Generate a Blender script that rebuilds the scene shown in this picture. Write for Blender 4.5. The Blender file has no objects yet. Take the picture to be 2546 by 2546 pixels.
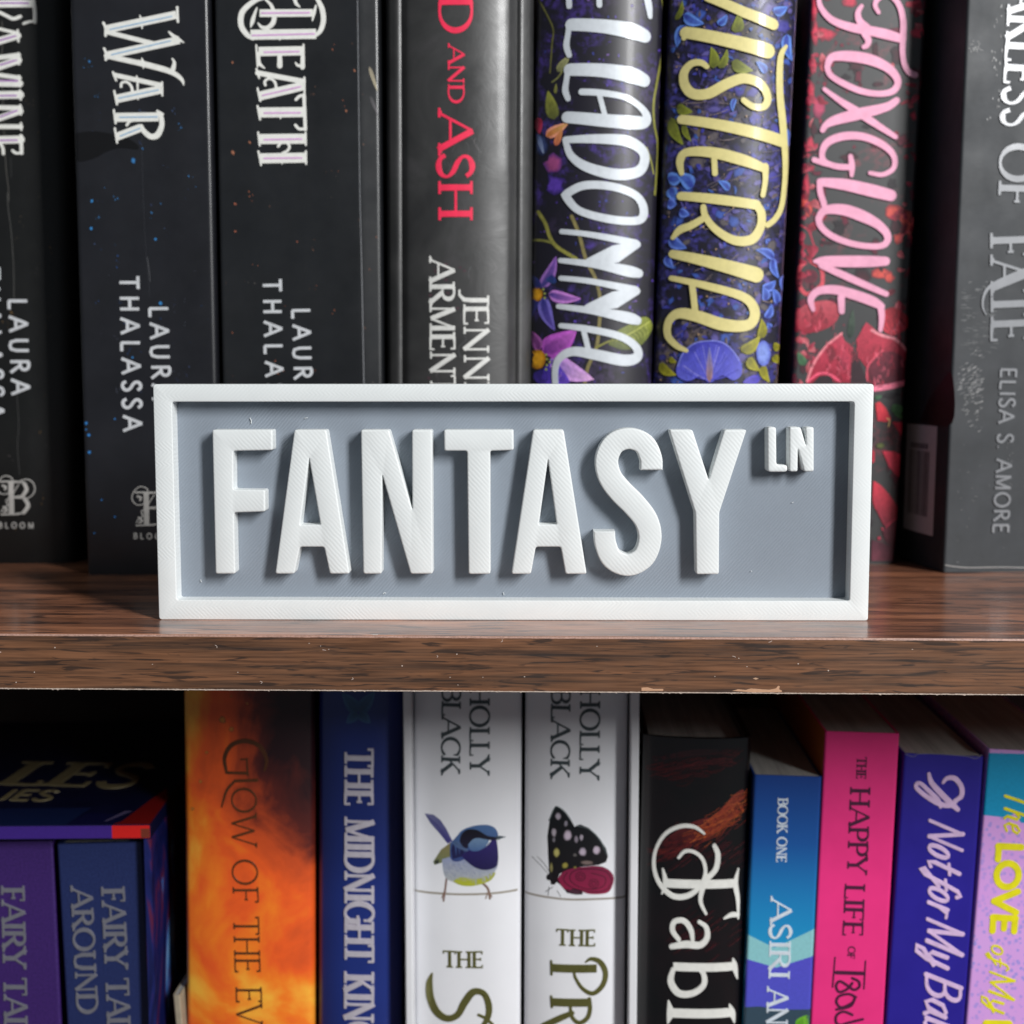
import bpy, bmesh, math, random
import numpy as np
from mathutils import Vector, Matrix
from mathutils.geometry import delaunay_2d_cdt
R = math.radians
rnd = random.Random(7)
scene = bpy.context.scene
COL = scene.collection

# ------------------------------------------------------------------ camera, world, light, exposure
YAW, PITCH, ROLL = R(1.7), R(5.84), R(-0.03)
CAM = Vector((0.0, -0.4040, 0.0772))
FPX = 3558.0            # focal length in photograph pixels (picture 2546 wide)
cam_d = bpy.data.cameras.new('camera')
cam_d.sensor_width = 36.0
cam_d.lens = 36.0 * FPX / 2546.0
cam_d.clip_start = 0.005; cam_d.clip_end = 60.0
cam_d.dof.use_dof = True
cam_d.dof.focus_distance = 0.418
cam_d.dof.aperture_fstop = 13.0
cam = bpy.data.objects.new('camera', cam_d); COL.objects.link(cam)
CM = (Matrix.Translation(CAM) @ Matrix.Rotation(YAW, 4, 'Z') @ Matrix.Rotation(R(90) - PITCH, 4, 'X')
      @ Matrix.Rotation(ROLL, 4, 'Z'))
cam.matrix_world = CM
scene.camera = cam

world = bpy.data.worlds.new('World'); scene.world = world
world.use_nodes = True
bg = world.node_tree.nodes['Background']
bg.inputs[0].default_value = (0.80, 0.90, 1.0, 1)
bg.inputs[1].default_value = 0.105

def area(name, loc, target, sx, sy, power, color):
    d = bpy.data.lights.new(name, 'AREA'); d.shape = 'RECTANGLE'
    d.size = sx; d.size_y = sy; d.energy = power; d.color = color
    o = bpy.data.objects.new(name, d); COL.objects.link(o)
    o.location = loc
    o.rotation_euler = (Vector(target) - Vector(loc)).to_track_quat('-Z', 'Y').to_euler()
    return o
# the room's window, up and to the right of the camera
area('window_light', (1.17, -1.36, 0.84), (0.0, 0.05, 0.0), 0.30, 0.82, 51.0, (1.0, 1.0, 0.995))
scene.view_settings.view_transform = 'Standard'
scene.view_settings.look = 'None'
scene.view_settings.exposure = 0.0
scene.view_settings.gamma = 1.0

# ------------------------------------------------------------------ colour and material helpers
def lin(c, k=1.0):
    def f(v):
        v = v / 255.0
        return v / 12.92 if v <= 0.04045 else ((v + 0.055) / 1.055) ** 2.4
    return tuple(min(1.0, f(v) * k) for v in c[:3]) + (1.0,)

class N:
    """tiny node builder"""
    def __init__(s, name, rough=0.5, spec=0.5, coat=0.0, metal=0.0):
        s.m = bpy.data.materials.new(name); s.m.use_nodes = True
        s.t = s.m.node_tree; s.b = s.t.nodes['Principled BSDF']
        s.b.inputs['Roughness'].default_value = rough
        s.b.inputs['Specular IOR Level'].default_value = spec
        s.b.inputs['Coat Weight'].default_value = coat
        s.b.inputs['Coat Roughness'].default_value = 0.12
        s.b.inputs['Metallic'].default_value = metal
        tc = s.t.nodes.new('ShaderNodeTexCoord'); s.co = tc.outputs['Object']
    def new(s, k): return s.t.nodes.new(k)
    def put(s, v, sock):
        if hasattr(v, 'is_output'): s.t.links.new(v, sock)
        else: sock.default_value = v
    def map(s, scale=(1, 1, 1), rot=(0, 0, 0), loc=(0, 0, 0)):
        n = s.new('ShaderNodeMapping'); n.inputs['Scale'].default_value = scale
        n.inputs['Rotation'].default_value = rot; n.inputs['Location'].default_value = loc
        s.t.links.new(s.co, n.inputs['Vector']); return n.outputs[0]
    def noise(s, scale, detail=3, rough=0.55, vec=None, dist=0.0):
        n = s.new('ShaderNodeTexNoise'); n.inputs['Scale'].default_value = scale
        n.inputs['Detail'].default_value = detail; n.inputs['Roughness'].default_value = rough
        n.inputs['Distortion'].default_value = dist
        s.t.links.new(vec or s.co, n.inputs['Vector']); return n.outputs['Fac']
    def voro(s, scale, vec=None, out='Distance'):
        n = s.new('ShaderNodeTexVoronoi'); n.inputs['Scale'].default_value = scale
        s.t.links.new(vec or s.co, n.inputs['Vector']); return n.outputs[out]
    def wave(s, scale, vec, dist=0.0, dscale=1.0):
        n = s.new('ShaderNodeTexWave'); n.inputs['Scale'].default_value = scale
        n.inputs['Distortion'].default_value = dist; n.inputs['Detail Scale'].default_value = dscale
        s.t.links.new(vec, n.inputs['Vector']); return n.outputs['Fac']
    def ramp(s, fac, stops, interp='LINEAR'):
        n = s.new('ShaderNodeValToRGB'); r = n.color_ramp; r.interpolation = interp
        while len(r.elements) < len(stops): r.elements.new(0.5)
        for e, (p, c) in zip(r.elements, stops):
            e.position = p; e.color = c if len(c) == 4 else lin(c)
        s.t.links.new(fac, n.inputs[0]); return n.outputs[0]
    def mask(s, fac, a, b): return s.ramp(fac, [(a, (0, 0, 0, 1)), (b, (1, 1, 1, 1))])
    def mix(s, fac, a, b, mode='MIX'):
        n = s.new('ShaderNodeMix'); n.data_type = 'RGBA'; n.blend_type = mode
        s.put(fac, n.inputs[0]); s.put(a, n.inputs[6]); s.put(b, n.inputs[7]); return n.outputs[2]
    def math(s, op, a, b=0.0):
        n = s.new('ShaderNodeMath'); n.operation = op; s.put(a, n.inputs[0]); s.put(b, n.inputs[1]); return n.outputs[0]
    def axis(s, i):
        n = s.new('ShaderNodeSeparateXYZ'); s.t.links.new(s.co, n.inputs[0]); return n.outputs[i]
    def rng(s, v, a, b):
        n = s.new('ShaderNodeMapRange'); s.put(v, n.inputs[0])
        n.inputs[1].default_value = a; n.inputs[2].default_value = b; return n.outputs[0]
    def attr(s, name='Col'):
        n = s.new('ShaderNodeAttribute'); n.attribute_name = name; return n.outputs['Color']
    def base(s, v): s.put(v, s.b.inputs['Base Color'])
    def roughness(s, v): s.put(v, s.b.inputs['Roughness'])
    def bump(s, h, dist, strength=1.0):
        n = s.new('ShaderNodeBump'); n.inputs['Strength'].default_value = strength
        n.inputs['Distance'].default_value = dist; s.t.links.new(h, n.inputs['Height'])
        prev = getattr(s, '_bump', None)
        if prev: s.t.links.new(prev, n.inputs['Normal'])
        s._bump = n.outputs[0]; s.t.links.new(n.outputs[0], s.b.inputs['Normal'])

def plain(name, c, rough=0.5, spec=0.5, vary=0.10, nscale=300, bump=0.00003, coat=0.0, metal=0.0, k=1.0):
    n = N(name, rough, spec, coat, metal)
    c = lin(c, k)
    lo = tuple(v * (1 - vary) for v in c[:3]) + (1,); hi = tuple(min(1, v * (1 + vary)) for v in c[:3]) + (1,)
    f = n.noise(nscale, 4)
    n.base(n.ramp(f, [(0.3, lo), (0.7, hi)]))
    f2 = n.noise(nscale * 0.25, 5)
    n.roughness(n.rng(f2, 0.2, 0.8)); 
    mr = n.b.inputs['Roughness'].links[0].from_node
    mr.inputs[3].default_value = max(0.02, rough - 0.08); mr.inputs[4].default_value = min(1, rough + 0.1)
    if bump: n.bump(f, bump)
    return n.m

PRINT = {}
def print_mat(rough=0.4, coat=0.0, paint=0.0):
    key = (rough, coat, paint)
    if key not in PRINT:
        n = N('printed_ink', rough, 0.5, coat)
        f = n.noise(900, 3)
        n.base(n.mix(0.25, n.attr(), n.mix(1.0, n.attr(), n.ramp(f, [(0.3, (0.5, 0.5, 0.5, 1)), (0.7, (1, 1, 1, 1))]), 'MULTIPLY')))
        if paint:      # brushed, mottled painting
            g = n.noise(330, 5, .7, None, 1.2); h = n.noise(1100, 3, .6, n.map((1, 1, .35)), .5)
            c = n.mix(paint, n.attr(), n.ramp(g, [(.25, (.30, .28, .36, 1)), (.47, (1.0, .98, 1.0, 1)), (.70, (1.7, 1.6, 1.65, 1))]), 'MULTIPLY')
            n.base(n.mix(paint * .6, c, n.ramp(h, [(.3, (.5, .5, .55, 1)), (.7, (1.25, 1.2, 1.2, 1))]), 'MULTIPLY'))
        PRINT[key] = n.m
    return PRINT[key]

# ------------------------------------------------------------------ object helpers
def mesh_obj(name, verts, faces, mat, parent=None, smooth=False, cols=None):
    me = bpy.data.meshes.new(name); me.from_pydata([tuple(v) for v in verts], [], faces)
    if cols is not None:
        a = me.color_attributes.new('Col', 'FLOAT_COLOR', 'POINT')
        for i, c in enumerate(cols): a.data[i].color = c
    if smooth:
        me.polygons.foreach_set('use_smooth', [True] * len(me.polygons))
    me.materials.append(mat); me.update()
    o = bpy.data.objects.new(name, me); COL.objects.link(o)
    if parent: o.parent = parent
    return o
def empty(name, mw, label=None, cat=None, group=None):
    o = bpy.data.objects.new(name, None); COL.objects.link(o); o.matrix_world = mw
    o.empty_display_size = 0.01
    if label: o['label'] = label
    if cat: o['category'] = cat
    if group: o['group'] = group
    return o
def tag(o, **k):
    for a, b in k.items(): o[a] = b
    return o
def box(name, a, b, mat, parent=None, bev=0.0):
    bm = bmesh.new(); bmesh.ops.create_cube(bm, size=1)
    for v in bm.verts:
        v.co = Vector([(a[i] + b[i]) / 2 + v.co[i] * (b[i] - a[i]) for i in range(3)])
    if bev: bmesh.ops.bevel(bm, geom=bm.edges[:], offset=bev, segments=2, affect='EDGES')
    me = bpy.data.meshes.new(name); bm.to_mesh(me); bm.free(); me.materials.append(mat)
    o = bpy.data.objects.new(name, me); COL.objects.link(o)
    if parent: o.parent = parent
    return o

# a point of the photograph as a ray from the camera
CR = CM.to_3x3()
def ray(p):
    return (CR @ Vector(((p[0] - 1273.0) / FPX, (1273.0 - p[1]) / FPX, -1.0))).normalized()

class Frame:
    """a real surface of a thing: local axes a (across), b (up), n (inwards); prof(a) = how far it curves inwards"""
    def __init__(s, parent, o, a, b, n, prof=None, cut=None):
        s.parent, s.o, s.a, s.b, s.n = parent, Vector(o), Vector(a), Vector(b), Vector(n)
        s.prof = prof or (lambda u: 0.0); s.cut = cut
        s.mw = parent.matrix_world.copy(); s.inv = s.mw.inverted(); s.layer = 0; s.lim = 9.0
    def ab(s, p):
        C = s.inv @ CAM; d = (s.inv.to_3x3() @ ray(p)); u = v = w = 0.0
        for _ in range(4):
            t = (s.o + s.n * w - C).dot(s.n) / d.dot(s.n)
            q = C + d * t - s.o; u = q.dot(s.a); v = q.dot(s.b); w = s.prof(u)
        return (u, v)
    def pt(s, u, v, off): return s.o + s.a * u + s.b * v + s.n * (s.prof(u) - off)

def zoom(ox, oy, k): return lambda L: [(ox + p[0] / k, oy + p[1] / k) + tuple(q / k for q in p[2:]) for p in L]
def spline(pts, step=6):
    if len(pts) < 3: return list(pts)
    P = [pts[0]] + list(pts) + [pts[-1]]; out = []
    for i in range(1, len(P) - 2):
        p0, p1, p2, p3 = P[i - 1:i + 3]
        for k in range(step):
            t = k / step
            out.append(tuple(0.5 * (2 * b + (c - a) * t + (2 * a - 5 * b + 4 * c - d) * t * t + (3 * b - a - 3 * c + d) * t ** 3)
                             for a, b, c, d in zip(p0, p1, p2, p3)))
    out.append(pts[-1]); return out
def stroke(pts, w=None, cap='r', sm=True, closed=False):
    """pieces (small convex polygons) of a stroke; pts (x, y[, w])"""
    pts = [(p[0], p[1], p[2] if len(p) > 2 else w) for p in pts]
    if closed: pts = pts + [pts[0]]
    if sm: pts = spline(pts)
    n = len(pts); L = []; Rr = []; polys = []
    for i, p in enumerate(pts):
        a = pts[max(0, i - 1)]; b = pts[min(n - 1, i + 1)]
        if closed and (i == 0 or i == n - 1): a, b = pts[-2], pts[1]
        dx, dy = b[0] - a[0], b[1] - a[1]; l = math.hypot(dx, dy) or 1e-9
        nx, ny = -dy / l * p[2] / 2, dx / l * p[2] / 2
        L.append((p[0] + nx, p[1] + ny)); Rr.append((p[0] - nx, p[1] - ny))
    for i in range(n - 1): polys.append([L[i], L[i + 1], Rr[i + 1], Rr[i]])
    if cap == 'r' and not closed:
        for p in (pts[0], pts[-1]):
            polys.append([(p[0] + math.cos(k * math.pi / 6) * p[2] / 2, p[1] + math.sin(k * math.pi / 6) * p[2] / 2) for k in range(12)])
    return polys
def ccw(p):
    a = sum(p[i][0] * p[(i + 1) % len(p)][1] - p[(i + 1) % len(p)][0] * p[i][1] for i in range(len(p)))
    return p if a > 0 else p[::-1]
def hull4(p):
    """a small quad as a convex polygon (a folded stroke piece is repaired)"""
    if len(p) != 4: return p
    q = sorted(set((round(x, 9), round(y, 9)) for x, y in p))
    if len(q) < 3: return None
    def half(L):
        h = []
        for c in L:
            while len(h) > 1 and (h[-1][0] - h[-2][0]) * (c[1] - h[-2][1]) - (h[-1][1] - h[-2][1]) * (c[0] - h[-2][0]) <= 1e-14: h.pop()
            h.append(c)
        return h
    h = half(q)[:-1] + half(q[::-1])[:-1]
    return h if len(h) >= 3 else None
def inside(P, polys):
    r = np.zeros(len(P), bool); X, Y = P[:, 0], P[:, 1]
    for p in polys:
        A = np.array(p); lo, hi = A.min(0), A.max(0)
        k = np.nonzero(~r & (X >= lo[0]) & (X <= hi[0]) & (Y >= lo[1]) & (Y <= hi[1]))[0]
        if not len(k): continue
        x, y = X[k][:, None], Y[k][:, None]; B = np.roll(A, -1, 0)
        c = (A[:, 1] > y) != (B[:, 1] > y)
        with np.errstate(divide='ignore', invalid='ignore'):
            xi = A[:, 0] + (y - A[:, 1]) * (B[:, 0] - A[:, 0]) / (B[:, 1] - A[:, 1])
        r[k] = (np.sum(c & (x < xi), 1) % 2) == 1
    return r
def union(polys, cut=None, holes=(), eps=2e-7):
    """planar union of polygons, cut into strips of width cut; returns verts, triangles"""
    V = []; E = []; sc = 1000.0
    polys = [q for q in (hull4(p) for p in polys) if q]
    if not polys: return [], []
    for p in list(polys) + list(holes):
        b = len(V); m = len(p); V += [Vector((x * sc, y * sc)) for x, y in p]; E += [(b + i, b + (i + 1) % m) for i in range(m)]
    if cut:
        xs = [v.x for v in V]; ys = [v.y for v in V]; x0, x1, y0, y1 = min(xs), max(xs), min(ys) - 1, max(ys) + 1
        for c in cut:
            if x0 < c * sc < x1: b = len(V); V += [Vector((c * sc, y0)), Vector((c * sc, y1))]; E.append((b, b + 1))
    r = delaunay_2d_cdt(V, E, [], 0, eps * sc, False)
    vs = np.array([(v.x, v.y) for v in r[0]]) / sc; fs = [list(f) for f in r[2] if len(f) == 3]
    if not fs: return [], []
    C = vs[np.array(fs)].mean(1)
    ok = inside(C, polys)
    if holes: ok &= ~inside(C, holes)
    keep = [f for f, o in zip(fs, ok) if o]
    used = sorted({i for f in keep for i in f}); m = {i: k for k, i in enumerate(used)}
    return [tuple(vs[i]) for i in used], [[m[i] for i in f] for f in keep]
def raised(fr, name, polys, mat, h=0.00025, slope=0.00012, parent=None, holes=(), base=0.0, cols=None):
    """lettering standing h proud of a surface, with sloping sides"""
    v, f = union(polys, fr.cut, holes)
    if not f: return None
    edge = {}
    for t in f:
        for i in range(len(t)):
            a, b = t[i], t[(i + 1) % len(t)]; edge[(a, b)] = 1
    bd = [(a, b) for a, b in edge if (b, a) not in edge]
    nrm = {}
    for a, b in bd:
        dx, dy = v[b][0] - v[a][0], v[b][1] - v[a][1]; l = math.hypot(dx, dy) or 1e-9
        for i in (a, b):
            q = nrm.setdefault(i, [0.0, 0.0]); q[0] += dy / l; q[1] -= dx / l
    V = [fr.pt(x, y, base + h) for x, y in v]; F = [list(t) for t in f]
    flip = fr.a.cross(fr.b).dot(fr.n) > 0      # outward normal must be -n
    low = {}
    for i, (nx, ny) in nrm.items():
        l = math.hypot(nx, ny) or 1.0
        low[i] = len(V); V.append(fr.pt(v[i][0] + nx / l * slope, v[i][1] + ny / l * slope, base - 0.00002))
    for a, b in bd: F.append([b, a, low[a], low[b]])
    if flip: F = [t[::-1] for t in F]
    return mesh_obj(name, V, F, mat, parent or fr.parent)

class Art:
    """flat printing on a surface, layer over layer, coloured per vertex"""
    def __init__(s, fr): s.fr, s.v, s.f, s.c = fr, [], [], []
    def _add(s, vs, fs, cs):
        s.fr.layer += 1; lim = s.fr.lim
        vs = [(max(-lim, min(lim, x)), y) for x, y in vs]; off = 0.00002 + s.fr.layer * 0.0000006; b = len(s.v)
        s.v += [s.fr.pt(x, y, off) for x, y in vs]; s.f += [[i + b for i in t] for t in fs]; s.c += cs
    def poly(s, px, col, col2=None, sm=False, jag=0.0):
        if sm: px = spline(list(px) + [px[0]], 5)[:-1]
        ab = [s.fr.ab(p) for p in px]
        v, f = union([ab], s.fr.cut)
        ys = [q[1] for q in v] or [0]; lo, hi = min(ys), max(ys)
        c1 = lin(col); c2 = lin(col2 or col)
        cs = [tuple(a + (b - a) * ((q[1] - lo) / (hi - lo + 1e-9)) for a, b in zip(c2, c1)) for q in v]
        s._add(v, f, cs)
    def line(s, px, w, col, sm=True, cap='r'):
        k = s.scale(px[0])
        pts = [s.fr.ab(p) + ((p[2] if len(p) > 2 else w) * k,) for p in px]
        v, f = union(stroke(pts, None, cap, sm), s.fr.cut)
        s._add(v, f, [lin(col)] * len(v))
    def scale(s, p):
        a = s.fr.ab(p); b = s.fr.ab((p[0], p[1] + 20)); return math.hypot(a[0] - b[0], a[1] - b[1]) / 20
    def petal(s, base, tip, w, cb, ct, rim=None, bend=0.0, shape=0.6):
        nb, nc = 9, 6; px = []; cs = []; L = math.hypot(tip[0] - base[0], tip[1] - base[1]) or 1
        dx, dy = (tip[0] - base[0]) / L, (tip[1] - base[1]) / L
        cb, ct = lin(cb), lin(ct); cr = lin(rim) if rim else None
        for i in range(nb + 1):
            t = i / nb; ww = w / 2 * (math.sin(math.pi * t ** shape)) ** 0.8
            cx = base[0] + dx * L * t - dy * bend * L * math.sin(math.pi * t)
            cy = base[1] + dy * L * t + dx * bend * L * math.sin(math.pi * t)
            for j in range(nc + 1):
                q = j / nc * 2 - 1
                px.append((cx - dy * ww * q, cy + dx * ww * q))
                c = tuple(a + (b - a) * t for a, b in zip(cb, ct))
                c = tuple(v * (0.72 + 0.28 * abs(q) + 0.1 * math.sin(9 * q + 3 * t)) for v in c[:3]) + (1,)
                if cr and abs(q) > 0.6: c = tuple(a * 0.3 + b * 0.7 for a, b in zip(c, cr))
                cs.append(c)
        fs = [[i * (nc + 1) + j, i * (nc + 1) + j + 1, (i + 1) * (nc + 1) + j + 1, (i + 1) * (nc + 1) + j] for i in range(nb) for j in range(nc)]
        s._add([s.fr.ab(p) for p in px], fs, cs)
    def blob(s, c, rx, ry, ci, co, n=16, rough=0.0, rot=0.0):
        vs = [s.fr.ab(c)]; cs = [lin(ci)]; fs = []
        for ring in (0.55, 1.0):
            for k in range(n):
                a = 2 * math.pi * k / n; q = 1 + rough * rnd.uniform(-1, 1)
                x, y = math.cos(a) * rx * ring * q, math.sin(a) * ry * ring * q
                vs.append(s.fr.ab((c[0] + x * math.cos(rot) - y * math.sin(rot), c[1] + x * math.sin(rot) + y * math.cos(rot))))
                cs.append(lin(ci) if ring < 1 else lin(co))
        for k in range(n):
            m = (k + 1) % n; fs.append([0, 1 + k, 1 + m]); fs.append([1 + k, 1 + n + k, 1 + n + m, 1 + m])
        s._add(vs, fs, cs)
    def done(s, name, mat=None):
        if s.f:
            fr = s.fr; fs = s.f; out = []
            for t in fs:
                p = [s.v[i] for i in t[:3]]; nn = (p[1] - p[0]).cross(p[2] - p[0])
                out.append(t if nn.dot(fr.n) <= 0 else t[::-1])
            return mesh_obj(name, s.v, out, mat or print_mat(), fr.parent, cols=s.c)

# ------------------------------------------------------------------ skeleton alphabet (cap height 1)
def arc(cx, cy, rx, ry, a0, a1, n=10): return [(cx + rx * math.cos(R(a0 + (a1 - a0) * i / n)), cy + ry * math.sin(R(a0 + (a1 - a0) * i / n))) for i in range(n + 1)]
# stroke: (kind, points, end marks)  kind t thick, n thin, c curve (weight follows direction); marks: f foot serif, v arm serif, - none
G = {
 'A': (.82, [('n', [(.02, 0), (.41, 1)], 'f-'), ('t', [(.41, 1), (.80, 0)], '-f'), ('n', [(.16, .36), (.66, .36)], '--')]),
 'B': (.64, [('t', [(.12, 0), (.12, 1)], 'ff'), ('c', [(.12, .98), (.34, .98)] + arc(.34, .76, .22, .22, 90, -90) + [(.12, .54)], '--'), ('c', [(.12, .54), (.36, .54)] + arc(.36, .28, .26, .26, 90, -90) + [(.12, .02)], '--')]),
 'C': (.76, [('c', arc(.44, .5, .40, .49, 40, 320, 18), 'v-')]),
 'D': (.80, [('t', [(.12, 0), (.12, 1)], 'ff'), ('c', [(.12, .98), (.34, .98)] + arc(.34, .5, .42, .48, 90, -90, 14) + [(.12, .02)], '--')]),
 'E': (.60, [('t', [(.12, 0), (.12, 1)], 'ff'), ('n', [(.12, .98), (.56, .98)], '-v'), ('n', [(.12, .52), (.48, .52)], '-v'), ('n', [(.12, .02), (.58, .02)], '-v')]),
 'F': (.56, [('t', [(.12, 0), (.12, 1)], 'ff'), ('n', [(.12, .98), (.54, .98)], '-v'), ('n', [(.12, .52), (.46, .52)], '-v')]),
 'G': (.84, [('c', arc(.46, .5, .41, .49, 42, 325, 18), 'v-'), ('t', [(.78, .0), (.78, .42)], '-f')]),
 'H': (.80, [('t', [(.12, 0), (.12, 1)], 'ff'), ('t', [(.68, 0), (.68, 1)], 'ff'), ('n', [(.12, .51), (.68, .51)], '--')]),
 'I': (.24, [('t', [(.12, 0), (.12, 1)], 'ff')]),
 'J': (.34, [('c', [(.24, .98), (.24, .3), (.22, .02), (.08, -.16), (-.08, -.16)], '--'), ('n', [(.10, .985), (.38, .985)], '--')]),
 'K': (.74, [('t', [(.12, 0), (.12, 1)], 'ff'), ('n', [(.14, .42), (.62, 1)], '-f'), ('t', [(.30, .58), (.68, 0)], '-f')]),
 'L': (.58, [('t', [(.12, 0), (.12, 1)], 'ff'), ('n', [(.12, .02), (.56, .02)], '-v')]),
 'M': (.96, [('n', [(.12, 0), (.14, 1)], 'f-'), ('t', [(.14, 1), (.48, .05)], '--'), ('n', [(.48, .05), (.82, 1)], '--'), ('t', [(.82, 0), (.82, 1)], 'f-')]),
 'N': (.82, [('n', [(.12, 0), (.12, 1)], 'f-'), ('t', [(.10, 1), (.70, 0)], '--'), ('n', [(.70, 0), (.70, 1)], '-f')]),
 'O': (.90, [('o', arc(.45, .5, .40, .49, 0, 342, 19), '--')]),
 'P': (.60, [('t', [(.12, 0), (.12, 1)], 'ff'), ('c', [(.12, .98), (.32, .98)] + arc(.32, .72, .25, .26, 90, -90) + [(.12, .46)], '--')]),
 'R': (.72, [('t', [(.12, 0), (.12, 1)], 'ff'), ('c', [(.12, .98), (.32, .98)] + arc(.32, .75, .24, .23, 90, -90) + [(.12, .52)], '--'), ('t', [(.32, .52), (.70, 0)], '-f')]),
 'S': (.58, [('s', [(.50, .82), (.42, .95), (.28, .99), (.12, .90), (.09, .72), (.22, .56), (.40, .44), (.51, .27), (.46, .09), (.30, .01), (.14, .05), (.06, .20)], '--')]),
 'T': (.70, [('t', [(.35, 0), (.35, 1)], 'f-'), ('n', [(.02, .98), (.68, .98)], 'vv')]),
 'U': (.78, [('c', [(.12, 1), (.12, .35), (.20, .06), (.40, 0), (.58, .06), (.66, .35), (.66, 1)], 'ff')]),
 'V': (.78, [('t', [(.04, 1), (.40, 0)], 'f-'), ('n', [(.40, 0), (.74, 1)], '-f')]),
 'W': (1.1, [('t', [(.04, 1), (.32, 0)], 'f-'), ('n', [(.32, 0), (.55, .9)], '--'), ('t', [(.55, .9), (.80, 0)], '--'), ('n', [(.80, 0), (1.06, 1)], '-f')]),
 'Y': (.76, [('t', [(.04, 1), (.38, .48)], 'f-'), ('n', [(.38, .48), (.70, 1)], '-f'), ('t', [(.38, 0), (.38, .5)], 'f-')]),
 '.': (.20, [('t', [(.10, .02), (.10, .09)], '--')]),
 'a': (.50, [('c', [(.44, .5), (.3, .6), (.12, .5), (.08, .2), (.2, .02), (.36, .1), (.44, .5)], '--'), ('c', [(.44, .58), (.43, .15), (.56, .0)], '--')]),
 'b': (.50, [('c', [(.10, .95), (.10, .05)], '--'), ('c', [(.10, .35), (.26, .6), (.44, .5), (.44, .15), (.26, .0), (.10, .1)], '--')]),
 'd': (.52, [('c', [(.44, .5), (.3, .6), (.12, .5), (.08, .2), (.2, .02), (.36, .1), (.44, .5)], '--'), ('c', [(.44, 1), (.43, .15), (.56, .0)], '--')]),
 'e': (.46, [('c', [(.08, .3), (.34, .36), (.38, .52), (.24, .62), (.09, .48), (.08, .18), (.22, .0), (.42, .1)], '--')]),
 'f': (.34, [('c', [(.44, .88), (.36, 1.0), (.24, .9), (.18, .4), (.14, -.15), (.02, -.3), (-.06, -.18), (.1, .0), (.34, .3)], '--'), ('c', [(.04, .5), (.36, .54)], '--')]),
 'h': (.50, [('c', [(.10, 1), (.10, .0)], '--'), ('c', [(.10, .4), (.26, .6), (.38, .5), (.38, .1), (.50, .0)], '--')]),
 'o': (.46, [('o', arc(.22, .3, .17, .30, 0, 342, 14), '--')]),
 'r': (.36, [('c', [(.08, .6), (.10, .0)], '--'), ('c', [(.10, .35), (.2, .58), (.36, .56)], '--')]),
 's': (.40, [('s', [(.34, .5), (.22, .6), (.10, .5), (.20, .34), (.32, .2), (.22, .02), (.04, .08)], '--')]),
 't': (.34, [('c', [(.18, .95), (.14, .2), (.22, .0), (.36, .08)], '--'), ('c', [(.0, .62), (.36, .66)], '--')]),
 'y': (.50, [('c', [(.08, .58), (.10, .15), (.22, .05), (.40, .2)], '--'), ('c', [(.42, .6), (.38, .0), (.26, -.3), (.08, -.3), (.1, -.1), (.5, .2)], '--')]),
}
STY = {'sans': dict(t=.15, n=.15, serif=0, cap='b'), 'round': dict(t=.15, n=.15, serif=0, cap='r'),
       'serif': dict(t=.165, n=.068, serif=.20, cap='b'), 'thin': dict(t=.085, n=.045, serif=.16, cap='b'),
       'bold': dict(t=.17, n=.07, serif=.22, cap='b'), 'heavy': dict(t=.30, n=.28, serif=0, cap='r'),
       'script': dict(t=.115, n=.085, serif=0, cap='r')}
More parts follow.
